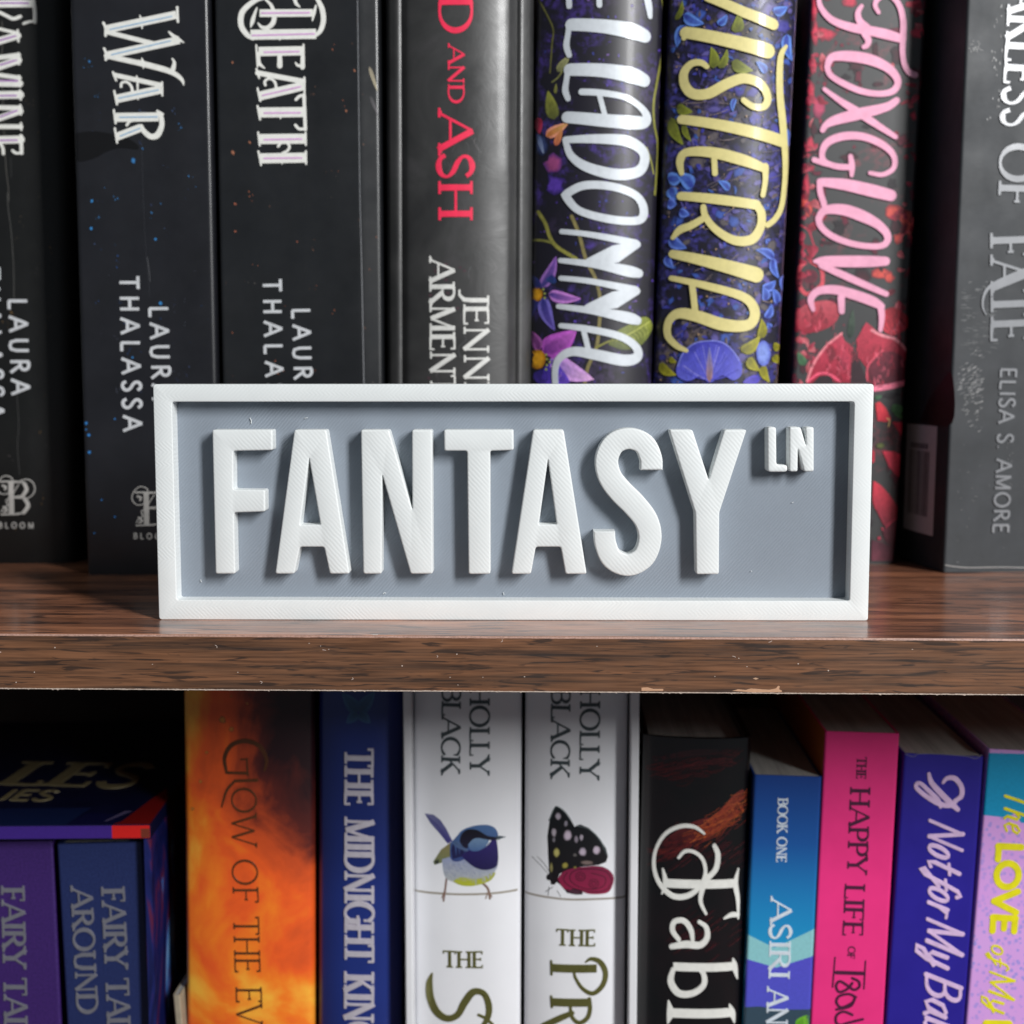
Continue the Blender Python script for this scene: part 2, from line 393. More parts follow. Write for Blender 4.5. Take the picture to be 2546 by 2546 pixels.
def text_polys(fr, txt, p0, p1, capx, style='serif', slant=0.0, wide=None):
    """polygons of a line of writing from pixel p0 to pixel p1 along its baseline; capx = cap height in pixels"""
    st = STY[style]; A = Vector(fr.ab(p0)); B = Vector(fr.ab(p1)); L = (B - A).length; d = (B - A) / L
    up = Vector((-d.y, d.x)); k = L / math.hypot(p1[0] - p0[0], p1[1] - p0[1]); cap = capx * k
    ws = [.36 if ch == ' ' else G[ch][0] for ch in txt]
    sx = wide or 1.0
    gap = (L / cap - sum(ws) * sx) / max(1, len(txt) - 1)
    want = .06 if style != 'sans' else gap
    if wide is None and (gap < .04 or (style != 'sans' and gap > .10)):
        sx = (L / cap - want * (len(txt) - 1)) / sum(ws) if gap > .04 else (L / cap - .06 * (len(txt) - 1)) / sum(ws)
        gap = .06
    out = []; x = 0.0
    for ch, w in zip(txt, ws):
        if ch != ' ':
            for kind, pts, marks in G[ch][1]:
                t, n = st['t'], st['n']; P = []
                cl = kind == 'o'
                q = [((px * sx + slant * py), py) for px, py in pts]
                for i, (a, b) in enumerate(q):
                    if kind == 't': w_ = t
                    elif kind == 'n': w_ = n
                    else:
                        c = q[max(0, i - 1)] if not cl else q[i - 1]; e = q[min(len(q) - 1, i + 1)] if not cl else q[(i + 1) % len(q)]
                        dx, dy = e[0] - c[0], e[1] - c[1]; r = abs(dy) / (math.hypot(dx, dy) or 1)
                        w_ = n + (t - n) * (r ** 1.5 if kind != 's' else 1 - r ** 2 if 1 < i < len(q) - 2 else .5)
                    P.append((x + a, b, w_))
                polys = stroke(P, None, st['cap'] if kind not in 'o' else 'b', kind in 's', cl)
                if st['serif'] and marks:
                    for end, mk in ((0, marks[0]), (-1, marks[1])):
                        if mk == '-': continue
                        ex, ey, ew = P[end]; s = st['serif']; nn = st['n']
                        if mk == 'f':
                            yy = ey - nn / 2 if ey > .5 else ey + nn / 2; hw = (s + ew) / 2
                            polys.append([(ex - hw, yy - nn / 2), (ex + hw, yy - nn / 2), (ex + hw, yy + nn / 2), (ex - hw, yy + nn / 2)])
                            g = ew / 2; dyy = .07 if ey < .5 else -.07
                            polys.append([(ex - hw * .7, yy), (ex + hw * .7, yy), (ex + g, yy + dyy), (ex - g, yy + dyy)])
                        else:
                            s2 = s * .75; y0, y1 = (ey - s2, ey + .02) if ey > .8 else (ey - .02, ey + s2) if ey < .2 else (ey - s2 * .5, ey + s2 * .5)
                            polys.append([(ex - .05, y0 if ey > .2 else y0 + .0), (ex + .01, y0), (ex + .01, y1), (ex - .05, y1)])
                for pg in polys:
                    out.append([tuple(A + d * (a * cap) + up * (b * cap)) for a, b in pg])
        x += w * sx + gap
    return out
def trace(fr, strokes):
    """strokes: (list of pixel points (x,y,w), closed, smooth, cap)"""
    out = []
    for pts, closed, sm, cap in strokes:
        k0 = None; P = []
        for p in pts:
            a = fr.ab(p); b = fr.ab((p[0], p[1] + 20)); k = math.hypot(a[0] - b[0], a[1] - b[1]) / 20
            P.append((a[0], a[1], p[2] * k))
        out += stroke(P, None, cap, sm, closed)
    return out
def T(z, *items):
    """items: (w, [(x,y)...]) or (w, pts, flags) with flags in 'c' closed, 'l' straight, 'b' butt; in zoomed coordinates"""
    res = []
    for it in items:
        w, pts = it[0], it[1]; fl = it[2] if len(it) > 2 else ''
        res.append((z([(p[0], p[1], p[2] if len(p) > 2 else w) for p in pts]), 'c' in fl, 'l' not in fl, 'b' if 'b' in fl else 'r'))
    return res
# ------------------------------------------------------------------ setting: the bookcase
def wood(name, light, dark, mid, rough, top=False):
    n = N(name, rough, 0.5)
    v1 = n.map((12, 60, 520)) if not top else n.map((9, 90, 60))
    v2 = n.map((46, 200, 1500)) if not top else n.map((40, 620, 200))
    v3 = n.map((58, 200, 720)) if not top else n.map((40, 240, 200))
    a = n.noise(1, 5, .6, v1, .6); b = n.noise(1, 4, .6, v2, .3); c = n.noise(1, 3, .55, v3, .8)
    base = n.ramp(a, [(.30, dark), (.46, mid), (.62, light), (.8, mid)])
    fine = n.ramp(b, [(.34, (.50, .47, .47, 1)), (.58, (1.08, 1.05, 1.03, 1))])
    col = n.mix(.85, base, fine, 'MULTIPLY')
    streak = n.mask(c, .55, .63)
    col = n.mix(n.math('MULTIPLY', n.math('MULTIPLY', streak, .8), 1.0), col, lin(dark, .72))
    if top: n.b.inputs['Coat Weight'].default_value = .55; n.b.inputs['Coat Roughness'].default_value = .17; n.b.inputs['Coat IOR'].default_value = 1.55
    n.base(col); n.bump(b, .00003, .5); n.bump(n.noise(2500, 2), .00001, .3)
    r = n.rng(n.noise(60, 4), .3, .7); r.node.inputs[3].default_value = rough - .05; r.node.inputs[4].default_value = rough + .1
    n.roughness(r)
    return n.m
case = empty('bookcase', Matrix.Identity(4), 'dark brown wood-grain bookcase, its chipped shelf edge crossing the picture between two rows of books', 'bookcase')
m_top = wood('laminate_top', (200, 134, 98), (62, 42, 38), (148, 98, 72), .40, True)
m_edge = wood('laminate_edge', (128, 88, 62), (52, 42, 38), (106, 74, 53), .42)
m_core = plain('chipboard', (190, 160, 130), .8, .3, .25, 900, .0002)
box('shelf', (-.42, .0006, -.016), (.42, .262, 0), m_top, case, .0003)
box('shelf', (-.42, .0006, -.262), (.42, .262, -.246), m_top, case, .0003)
box('back_panel', (-.42, .263, -.262), (.42, .268, .42), plain('back_board', (46, 34, 30), .7, .3), case)
band = box('edge_banding', (-.42, 0.0, -.0161), (.42, .0005, -.0003), m_edge, case)
box('edge_banding', (-.42, 0.0, -.2621), (.42, .0005, -.2463), m_edge, case)
bandfr = Frame(case, (0, 0, 0), (1, 0, 0), (0, 0, 1), (0, 1, 0))
m_fray = plain('torn_paper', (176, 160, 148), .8, .3, .3, 1500)
m_lip = plain('corner_highlight', (176, 140, 126), .5, .5, .3, 1500)
V, F = [], []
x = -.2
while x < .2:          # bevel highlight painted as a pale strip on the upper corner, and frayed lower edge of the banding
    w = rnd.uniform(.0004, .0018); h = rnd.uniform(.00018, .00034)
    b = len(V); V += [(x, -.00006, -.0004 - h * .5), (x + w, -.00006, -.0004 - h * .5), (x + w, .0001, .00006), (x, .0001, .00006)]; F.append((b, b + 1, b + 2, b + 3)); x += w
tag(mesh_obj('corner_highlight', V, F, m_lip, case), kind='stuff')
V, F = [], []; x = -.2; h = 0.0; k = 0
while x < .2:           # a continuous torn lip, slightly uneven, with rare tufts
    h = .75 * h + rnd.uniform(-.000035, .00004); hh = max(.00001, abs(h)) + (rnd.uniform(.0001, .0003) if rnd.random() < .035 else 0)
    V += [(x, -.00008, -.0159 + rnd.uniform(-.00004, .00008)), (x + rnd.uniform(-.0001, .0001), -.00022, -.01612 - hh)]
    if k: F.append((2 * k - 2, 2 * k - 1, 2 * k + 1, 2 * k))
    k += 1; x += rnd.uniform(.00015, .0006)
tag(mesh_obj('frayed_edge', V, F, m_fray, case), kind='stuff')
a = Art(bandfr)
zc = zoom(1600, 1650, 2.042)
a.poly(zc([(450, 138), (480, 130), (520, 133), (545, 126), (600, 130), (640, 132), (672, 126), (684, 112), (692, 116), (688, 130), (704, 138), (700, 144), (560, 146)]), (205, 160, 128))
a.poly(zc([(-10, 122), (20, 120), (50, 128), (100, 128), (100, 138), (-10, 138)]), (205, 160, 128))
a.poly(zc([(555, 75), (570, 71), (585, 76), (570, 81)]), (205, 165, 135))
for i in range(30):
    px = rnd.uniform(0, 2546); py = rnd.uniform(1592, 1705)
    if rnd.random() < .7: a.blob((px, py), rnd.uniform(.8, 2.2), rnd.uniform(.8, 2.0), (215, 200, 190), (180, 150, 130), 6)
    else:
        an = rnd.uniform(-2, 2); l = rnd.uniform(4, 10)
        a.line([(px, py), (px + l * .5, py + l * an * .3), (px + l * math.cos(an), py + l * math.sin(an))], 1.1, (215, 195, 185))
tag(a.done('chips_and_dust'), kind='stuff')

topfr = Frame(case, (0, 0, 0), (1, 0, 0), (0, 1, 0), (0, 0, -1)); a = Art(topfr)
for i in range(60):
    x, y = rnd.uniform(-.19, .17), rnd.uniform(.002, .11)
    if rnd.random() < .75: s_ = rnd.uniform(.00008, .0002); f = [(x + s_ * math.cos(k), y + s_ * 1.4 * math.sin(k)) for k in range(6)]; a._add(f, [[0, 1, 2, 3, 4, 5]], [lin((170, 150, 140))] * 6)
    else: a._add([(x, y), (x + .0012, y + .0004), (x + .0012, y + .00052), (x, y + .00012)], [[0, 1, 2, 3]], [lin((150, 130, 120))] * 4)
x = -.053; a._add([(x, .0012), (x + .0012, .0007), (x + .0024, .0010), (x + .0022, .0020), (x + .0010, .0019)], [[0, 1, 2, 3, 4]], [lin((225, 215, 208))] * 5)
tag(a.done('dust'), kind='stuff')

# ------------------------------------------------------------------ books
m_pages = (lambda n: (n.base(n.mix(.7, lin((176, 176, 172)), n.ramp(n.noise(1, 6, .75, n.map((520, 14, 14))), [(.35, (.5, .5, .5, 1)), (.6, (1, 1, 1, 1))]), 'MULTIPLY')), n.m)[1])(N('paper_pages', .85, .2))
def plane_hit(p, q, nrm):
    d = ray(p); t = (Vector(q) - CAM).dot(nrm) / d.dot(nrm); return CAM + d * t
class Book: pass
def book(label, mat, y, edges, z0, H=None, top=None, D=.14, sag=0.0, er=.0015, th=.0006, yaw=0.0, inset=.0002, groove=0.0,
         crease=0.0, cslope=.35, name='book', cat='book', group=None, W=None, cut=.0, steep=2.0):
    """edges: left edge (px, px) top and bottom, right edge top and bottom"""
    nrm = Matrix.Rotation(yaw, 3, 'Z') @ Vector((0, 1, 0)); ax = Matrix.Rotation(yaw, 3, 'Z') @ Vector((1, 0, 0))
    (lt, lb, rt, rb) = edges
    q0 = plane_hit(lb, (0, y, 0), Vector((0, 1, 0)))
    P = [plane_hit(e, q0, nrm) for e in (lt, lb, rt, rb)]
    loc = [((p - q0).dot(ax), p.z) for p in P]
    sl = (loc[0][0] - loc[1][0]) / (loc[0][1] - loc[1][1]); sr = (loc[2][0] - loc[3][0]) / (loc[2][1] - loc[3][1])
    s = (sl + sr) / 2; lean = math.atan(s)
    zm = (loc[0][1] + loc[1][1]) / 2; zn = (loc[2][1] + loc[3][1]) / 2
    xl = (loc[0][0] + loc[1][0]) / 2 - s * zm; xr = (loc[2][0] + loc[3][0]) / 2 - s * zn      # at z = 0
    if W: xr = xl + W / math.cos(lean)
    W = (xr - xl) * math.cos(lean)
    xc = (xl + xr) / 2 + s * z0
    org = q0 + ax * xc; org.z = z0
    if top: H = (plane_hit(top, q0, nrm).z - z0) / math.cos(lean)
    mw = Matrix.Translation(org) @ Matrix.Rotation(yaw, 4, 'Z') @ Matrix.Rotation(lean, 4, 'Y')
    b = Book(); b.root = empty(name, mw, label, cat, group); b.W, b.H, b.D = W, H, D
    print('BOOK %-60s W %.1f H %.1f lean %.2f (%.2f %.2f) x %.1f' % (label[:60], W * 1000, H * 1000, math.degrees(lean), math.degrees(math.atan(sl)), math.degrees(math.atan(sr)), org.x * 1000))
    hw = W / 2
    def prof(u):
        c = min(abs(u), hw); w = sag * (c / hw) ** steep
        if c > hw - er: w += er * (1 - math.sqrt(max(0, 1 - ((c - hw + er) / er) ** 2)))
        if groove: w += groove * math.exp(-((c - hw + .0062) / .0011) ** 2)
        if crease and u > hw - crease: w += (u - hw + crease) * cslope
        return w
    b.prof = prof
    n = 56; us = [-hw * math.cos(math.pi * i / n) for i in range(n + 1)]
    out = [(-hw, D)] + [(-hw, prof(-hw) + (D - prof(-hw)) * k) for k in (.5, .05)] + [(u, prof(u)) for u in us] + [(hw, prof(hw) + (D - prof(hw)) * k) for k in (.05, .5)] + [(hw, D)]
    inn = [(max(-hw + th, min(hw - th, u)), w + (th if abs(u) < hw - 1e-6 else 0)) for u, w in out]
    m = len(out); V = []
    for (pl, v) in ((out, 0), (out, H), (inn, H), (inn, 0)): V += [(u, w, v) for u, w in pl]
    F = []
    for i in range(m - 1):
        for k in range(4):
            A, B = k * m, ((k + 1) % 4) * m; F.append((A + i, A + i + 1, B + i + 1, B + i))
    F += [(0, m, 2 * m, 3 * m), (4 * m - 1, 3 * m - 1, 2 * m - 1, m - 1)]
    b.cover = mesh_obj('cover', V, F, mat, b.root, True); b.cover.data.set_sharp_from_angle(angle=R(40))
    # block of pages following the inside of the spine
    ip = [(u * (hw - th - .0001) / hw, prof(u) + th + .0002) for u in us]
    pl = [(-hw + th + .0001, D - .003 - inset)] + ip + [(hw - th - .0001, D - .003 - inset)]; m = len(pl)
    V = [(u, w, inset) for u, w in pl] + [(u, w, H - inset) for u, w in pl]
    F = [(i, (i + 1) % m, m + (i + 1) % m, m + i) for i in range(m)] + [tuple(range(m))[::-1], tuple(range(m, 2 * m))]
    mesh_obj('pages', V, F, m_pages, b.root)
    cuts = [k * (hw - er) * f for k in (-1, 1) for f in (1,)] + [k * (hw - er * f) for k in (-1, 1) for f in (.6, .3, .1, .02)]
    if sag > .001: cuts += [i * .0012 for i in range(-int(hw / .0012), int(hw / .0012) + 1) if abs(i * .0012) < hw - er]
    if crease: cuts.append(hw - crease)
    b.fr = Frame(b.root, (0, 0, 0), (1, 0, 0), (0, 0, 1), (0, 1, 0), prof, cuts); b.fr.lim = hw
    return b
def lettering(b, name, polys, mat, h=.0002, base=None, slope=.0001): return raised(b.fr, name, polys, mat, h, slope, base=base or (.00006 + b.fr.layer * .0000006))
def foil(name, c, rough=.3, metal=.25, coat=.3): return plain(name, c, rough, .5, .06, 500, .00001, coat, metal)
f_white = foil('white_foil', (236, 236, 230), .35, .0); f_grey = plain('white_ink', (205, 208, 212), .45)
def speckle(b, n, cols, x0, x1, y0=0, y1=1400, big=3.0):
    a = Art(b.fr)
    for i in range(n):
        t = rnd.random(); py = rnd.uniform(y0, y1); px = rnd.uniform(x0, x1); c = rnd.choice(cols)
        for k in range(rnd.choice((1, 1, 2, 4))):
            s = rnd.uniform(.8, big) * (1 if rnd.random() < .3 else .6)
            a.blob((px + rnd.gauss(0, 5), py + rnd.gauss(0, 7)), s * .8, s * 1.4, c, tuple(v * .4 for v in c), 7, .15, -.5)
    tag(a.done('speckle_print'), kind='stuff')

def black_cover(name, c=(24, 25, 28), rough=.36, blue=None):
    n = N(name, rough, .55, .15)
    f = n.noise(40, 5, .6); g = n.noise(1400, 2)
    col = n.ramp(f, [(.3, lin(c, .75)), (.7, lin(c, 1.25))])
    n.base(col)
    r = n.rng(n.noise(22, 6, .65), .3, .75); r.node.inputs[3].default_value = rough - .06; r.node.inputs[4].default_value = rough + .14
    n.roughness(r); n.bump(n.noise(26, 4, .55, n.map((1, 1, .35))), .0005, .25); n.bump(g, .000012); return n.m

Z1, Z2, Z3, Z4 = zoom(0, 0, 3.019), zoom(0, 480, 3.019), zoom(500, 0, 3.019), zoom(500, 480, 2.415)
Z5, Z6, Z7, Z8 = zoom(1000, 0, 3.864), zoom(1280, 480, 2.76), zoom(1500, 0, 3.513), zoom(1900, 0, 2.991)
Y1, Y2, Y3 = zoom(1900, 480, 2.991), zoom(2100, 900, 3.22), zoom(0, 900, 3.22)
L5, L6, L7, L8, R1, R6 = zoom(0, 1700, 2.284), zoom(400, 1700, 2.284), zoom(980, 1700, 2.284), zoom(1560, 1700, 2.284), zoom(1900, 1700, 2.284), zoom(1020, 1950, 3.331)
LP, SLA, SLR, SLG = (170, 110, 190), (236, 240, 245), (150, 170, 180), (190, 200, 215)

# upper row -----------------------------------------------------------------------------------
UG = 'books standing on the upper shelf'
b = book('creased black paperback at the far left of the upper shelf, orange-brown flecks', black_cover('black_cover_worn', (20, 21, 21)), .147,
         ((-175, 0), (-150, 1410), (160, 0), (192, 1410)), 0, H=.232, sag=.006, steep=3, er=.003, group=UG)
lettering(b, 'title_lettering', trace(b.fr, T(Z1, (55, [(-30, 30), (235, 28)], 'l'), (26, [(248, 0), (262, 80), (262, 165)]), (18, [(262, 160), (215, 165), (178, 178)]), (24, [(0, 95), (50, 120), (100, 142), (152, 125)]),
    (22, [(-60, 205), (132, 250)], 'l'), (52, [(132, 268), (-60, 325)], 'l'), (14, [(133, 228), (138, 312)], 'l'), (34, [(-20, 435), (138, 415)], 'l'), (52, [(138, 452), (-60, 520)], 'l'), (16, [(140, 402), (142, 482)], 'l'),
    (30, [(-40, 560), (146, 585)], 'l'), (50, [(-40, 625), (148, 628)], 'l'), (14, [(142, 570), (150, 650)], 'l'), (56, [(-60, 716), (152, 712)], 'l'), (14, [(150, 680), (156, 748)], 'l'),
    (34, [(-40, 808), (150, 812)], 'l'), (44, [(152, 835), (-40, 900)], 'l'), (32, [(-40, 952), (156, 952)], 'l'), (14, [(152, 790), (156, 860)], 'l'), (14, [(158, 925), (160, 975)], 'l'),
    (56, [(-30, 1052), (156, 1048)], 'l'), (24, [(158, 1020), (162, 1150)], 'l'), (18, [(160, 1148), (120, 1150), (95, 1132)]), (20, [(0, 1075), (20, 1110), (25, 1155)]))), f_white)
raised(b.fr, 'inline_print', trace(b.fr, T(Z1, (7, [(0, 25), (215, 25)], 'l'), (7, [(0, 305), (120, 270)], 'l'), (7, [(0, 490), (125, 452)], 'l'), (7, [(0, 608), (135, 608)], 'l'), (7, [(0, 720), (125, 718)], 'l'), (7, [(0, 880), (130, 830)], 'l'), (7, [(0, 1055), (130, 1053)], 'l'))),
       plain('lilac_ink', LP, .4), .00005, base=.0003)
lettering(b, 'author_lettering', text_polys(b.fr, 'LAURA', (21, 743), (29, 981), 46, 'sans') + text_polys(b.fr, 'THALASSA', (-47, 664), (-34, 1040), 46, 'sans'), f_grey)
def bloom(b, ox, oy):
    z = lambda L: [(p[0] / 3.22 + ox, p[1] / 3.22 + oy) + tuple(q / 3.22 for q in p[2:]) for p in L]
    lettering(b, 'publisher_mark', trace(b.fr, T(z, (40, [(88, 962), (92, 1218)], 'lb'), (10, [(0, 958), (120, 958), (190, 965)]), (10, [(10, 1222), (150, 1218)]),
        (8, [(100, 965), (160, 960)]), (26, [(195, 975), (212, 1020), (185, 1068)]), (9, [(185, 1072), (120, 1080)]), (28, [(200, 1100), (225, 1150), (190, 1205)]), (9, [(190, 1210), (110, 1218)]), (9, [(110, 1085), (200, 1090)]),
        (5, [(100, 980), (95, 930), (40, 912), (-10, 950), (-25, 1010), (10, 1055), (70, 1050), (95, 1000)]), (5, [(165, 950), (220, 940), (270, 975), (275, 1040), (235, 1085), (200, 1090)]),
        (14, [(20, 990), (45, 1000), (40, 1020)]), (14, [(30, 1160), (55, 1185), (35, 1200)]), (6, [(80, 1090), (50, 1110), (60, 1150), (30, 1170), (10, 1200)]), (5, [(100, 1060), (150, 980)])))
        + text_polys(b.fr, 'BLOOM', (ox - 4, oy + 1329 / 3.22), (ox + 84, oy + 1332 / 3.22), 14, 'sans'), plain('silver_ink', (190, 188, 184), .45), .00012)
bloom(b, 0, 900)
a = Art(b.fr)
a.line(Z1([(15, 160), (22, 300), (14, 500), (40, 1180), (62, 1400), (66, 1508)]), 2.0, (90, 88, 84)); a.line(Z1([(80, 1180), (86, 1330)]), 1, (70, 70, 70))
a.line(Z2([(55, 0), (62, 120), (85, 300), (102, 560), (105, 790)]), 1.8, (84, 84, 82)); a.line(Y3([(135, 260), (150, 500), (140, 680), (158, 900)]), 1.6, (66, 66, 66))
tag(a.done('spine_crease'), kind='stuff')
speckle(b, 34, [(120, 95, 60), (90, 80, 70), (70, 66, 66)], 20, 150, 200)

b = book('black paperback lettered WAR with blue flecks, second from the left on the upper shelf', black_cover('black_cover_satin', (29, 30, 35), .33), .118,
         ((176, 0), (214, 1428), (515, 0), (552, 1428)), 0, H=.232, er=.0016, group=UG)
lettering(b, 'title_lettering', trace(b.fr, T(Z1, (60, [(1322, 112), (795, 222)], 'lb'), (34, [(800, 240), (1150, 328)], 'l'), (58, [(1345, 302), (800, 418)], 'lb'), (38, [(800, 420), (1060, 478)], 'l'),
    (1, [(1040, 472, 42), (1150, 500, 42), (1250, 528, 40), (1320, 560, 34), (1365, 600, 24), (1378, 636, 8)]), (16, [(1330, 55), (1335, 165)], 'l'), (1, [(1268, 240, 10), (1300, 270, 24), (1330, 292, 30), (1378, 320, 6)]),
    (16, [(776, 172), (792, 212), (792, 270)]), (16, [(782, 365), (796, 405), (794, 450)]), (1, [(1292, 440, 8), (1308, 470, 20), (1300, 515, 34)]), (1, [(1050, 118, 8), (1064, 165, 16), (1066, 215, 6)], ''), (1, [(1064, 440, 8), (1076, 475, 20), (1076, 512, 6)]),
    (34, [(865, 565), (1205, 640)], 'l'), (62, [(1208, 672), (868, 745)], 'lb'), (12, [(1216, 618), (1218, 718)], 'l'), (14, [(848, 542), (872, 604)], 'l'), (14, [(858, 684), (878, 784)], 'l'),
    (17, [(985, 735), (992, 690), (985, 650), (955, 618), (915, 622), (908, 652)]), (1, [(1025, 570, 6), (1032, 600, 16), (1036, 750, 5)], 'l'),
    (66, [(868, 882), (1190, 878)], 'lb'), (1, [(1195, 850, 30), (1212, 890, 32), (1212, 950, 36), (1180, 1015, 44), (1130, 1025, 40), (1080, 985, 34), (1060, 945, 24)]), (58, [(1055, 960), (872, 1030)], 'lb'),
    (14, [(855, 828), (868, 926)], 'l'), (14, [(862, 964), (880, 1072)], 'l'), (18, [(1000, 905), (970, 915), (952, 940)]), (14, [(1180, 832), (1222, 858)], 'l'))), f_white)
raised(b.fr, 'inline_print', trace(b.fr, T(Z1, (7, [(830, 222), (1290, 124)], 'l'), (7, [(840, 412), (1280, 308)], 'l'), (7, [(895, 738), (1190, 676)], 'l'), (7, [(900, 882), (1180, 878)], 'l'), (7, [(905, 1022), (1050, 965)], 'l'))),
       plain('pale_blue_ink', (150, 185, 215), .4), .00005, base=.0003)
lettering(b, 'author_lettering', text_polys(b.fr, 'THALASSA', (297, 686), (307, 1072), 47, 'sans') + text_polys(b.fr, 'LAURA', (371, 762), (379, 994), 47, 'sans'), f_grey)
bloom(b, 336, 927)
speckle(b, 30, [(60, 120, 175), (70, 90, 130), (50, 60, 90)], 205, 500, 130, 620); speckle(b, 40, [(60, 70, 100), (80, 85, 100), (50, 90, 150)], 240, 520, 560, 1000, 2.4)
a = Art(b.fr)
for x, y, s in [(690, 490, 24), (690, 540, 14), (712, 585, 22), (716, 722, 24), (815, 1103, 14), (920, 1240, 14), (756, 1370, 12), (920, 456, 13)]: a.blob(Y3([(x, y)])[0], s / 5.0, s / 5.4, (60, 140, 215), (15, 40, 80), 9, .12)
for x, y, s in [(1000, 1205, 34), (672, 1130, 34), (798, 1055, 22), (672, 462, 20), (1070, 1115, 16)]: a.blob(Z1([(x, y)])[0], s / 6, s / 4.2, (60, 125, 185), (16, 24, 40), 9, .3, -.4)
for x, y, s in [(1205, 828, 24), (1168, 346, 18), (995, 1234, 14), (690, 60, 20), (685, 265, 20)]: a.blob(Z2([(x, y)])[0], s / 5, s / 4.4, (60, 140, 205), (20, 40, 70), 9, .2)
a.line([(352, 300), (356, 480), (364, 640), (370, 700), (372, 740)], 1.1, (60, 62, 68)); a.line([(366, 640), (371, 672), (373, 700)], 1.6, (92, 94, 98))
a.poly(Z1([(570, 1000), (700, 985), (860, 1010), (1000, 1060), (1040, 1120), (900, 1110), (800, 1140), (700, 1190), (570, 1200)]), (13, 13, 16), sm=True)
tag(a.done('stars_and_crease_lines'), kind='stuff')

b = book('black paperback lettered DEATH in ornate white capitals, between WAR and the grey-sheen book', black_cover('black_cover_smooth', (27, 29, 32), .33), .120,
         ((533, 0), (562, 1428), (941, 0), (956, 1428)), 0, H=.232, er=.0012, crease=.0072, cslope=.17, group=UG)
lettering(b, 'title_lettering', trace(b.fr, T(Z3, (1, [(480, -20, 30), (400, 8, 34), (310, 90, 40), (300, 190, 40), (345, 262, 36), (390, 292, 22)]), (1, [(480, -5, 12), (525, 40, 22), (548, 110, 30), (540, 170, 34), (500, 208, 30), (455, 205, 22), (428, 175, 8)]),
    (56, [(440, 100), (838, 98)], 'lb'), (74, [(372, 262), (862, 255)], 'lb'), (1, [(850, 275, 20), (895, 230, 32), (918, 150, 36), (905, 60, 36), (870, -10, 28)]),
    (1, [(418, 60, 8), (400, 110, 20), (385, 160, 28), (372, 205, 6)]), (1, [(700, -10, 24), (715, 30, 22), (740, 52, 8)]), (1, [(862, 40, 8), (850, 90, 20), (835, 155, 8)]),
    (68, [(432, 388), (762, 382)], 'lb'), (1, [(432, 400, 22), (432, 470, 28), (475, 512, 8)]), (1, [(590, 400, 30), (590, 495, 38)], 'l'), (1, [(762, 370, 22), (760, 508, 30)], 'l'), (1, [(760, 495, 20), (725, 492, 18), (708, 470, 8)]), (12, [(414, 340), (424, 500)], 'l'), (12, [(768, 335), (772, 505)], 'l'),
    (38, [(425, 548), (765, 612)], 'l'), (66, [(768, 645), (440, 722)], 'lb'), (17, [(556, 702), (562, 650), (548, 610), (510, 590), (478, 612), (482, 640)]), (14, [(416, 518), (436, 586)], 'l'), (14, [(424, 664), (444, 758)], 'l'), (13, [(774, 582), (776, 694)], 'l'),
    (74, [(432, 846), (772, 842)], 'lb'), (24, [(772, 712), (782, 972)], 'l'), (20, [(772, 716), (740, 722), (712, 748)]), (20, [(778, 968), (735, 968), (708, 940)]), (13, [(424, 796), (442, 898)], 'l'),
    (74, [(438, 1045), (778, 1042)], 'lb'), (74, [(440, 1190), (782, 1184)], 'lb'), (17, [(612, 1150), (650, 1130), (662, 1098), (640, 1072), (600, 1075), (578, 1100)]), (12, [(428, 994), (440, 1094)], 'l'), (12, [(430, 1136), (450, 1240)], 'l'), (12, [(784, 996), (786, 1090)], 'l'), (12, [(786, 1136), (788, 1232)], 'l'),
    (1, [(588, 286, 22), (590, 302, 4)], 'l'), (1, [(594, 878, 18), (596, 892, 4)], 'l'), (1, [(606, 1218, 18), (608, 1232, 4)], 'l'))), f_white)
raised(b.fr, 'inline_print', trace(b.fr, T(Z3, (8, [(455, 100), (815, 97)], 'l'), (8, [(385, 268), (850, 255)], 'l'), (8, [(475, 394), (735, 388)], 'l'), (8, [(462, 718), (745, 652)], 'l'), (8, [(475, 850), (745, 847)], 'l'), (8, [(475, 1050), (755, 1044)], 'l'), (8, [(475, 1190), (755, 1186)], 'l'))),
       plain('pink_ink', (214, 160, 215), .4), .00005, base=.0003)
lettering(b, 'author_lettering', text_polys(b.fr, 'THALASSA', (653, 694), (664, 1080), 45, 'sans') + text_polys(b.fr, 'LAURA', (726, 767), (733, 995), 45, 'sans'), f_grey)
speckle(b, 46, [(150, 90, 66), (110, 80, 66), (80, 76, 74)], 560, 935, 20, 1000, 2.6)
a = Art(b.fr)
for x, y, s in [(1152, 530, 20), (1090, 832, 18), (236, 470, 18), (240, 1145, 30), (365, 1068, 22)]: a.blob(Z3([(x, y)])[0], s / 7, s / 4.6, (170, 112, 86), (40, 32, 30), 8, .3, -.4)
for x, y, s in [(205, 65, 18), (205, 230, 16), (577, 292, 12), (445, 1008, 10)]: a.blob(Z4([(x, y)])[0], s / 4.5, s / 5, (165, 96, 74), (50, 34, 32), 8, .3)
a.petal(*Z3([(1262, 500), (1325, 690)]), 9, (150, 140, 120), (190, 180, 150)); a.petal(*Z3([(1270, 720), (1330, 870)]), 8, (60, 60, 62), (110, 105, 110))
a.line([(889, 0), (892, 250), (895, 480), (900, 700), (905, 960)], 1.6, (150, 152, 156)); tag(a.done('stars_and_crease_lines'), kind='stuff')  # the long pale line is the highlight on the spine crease, painted in

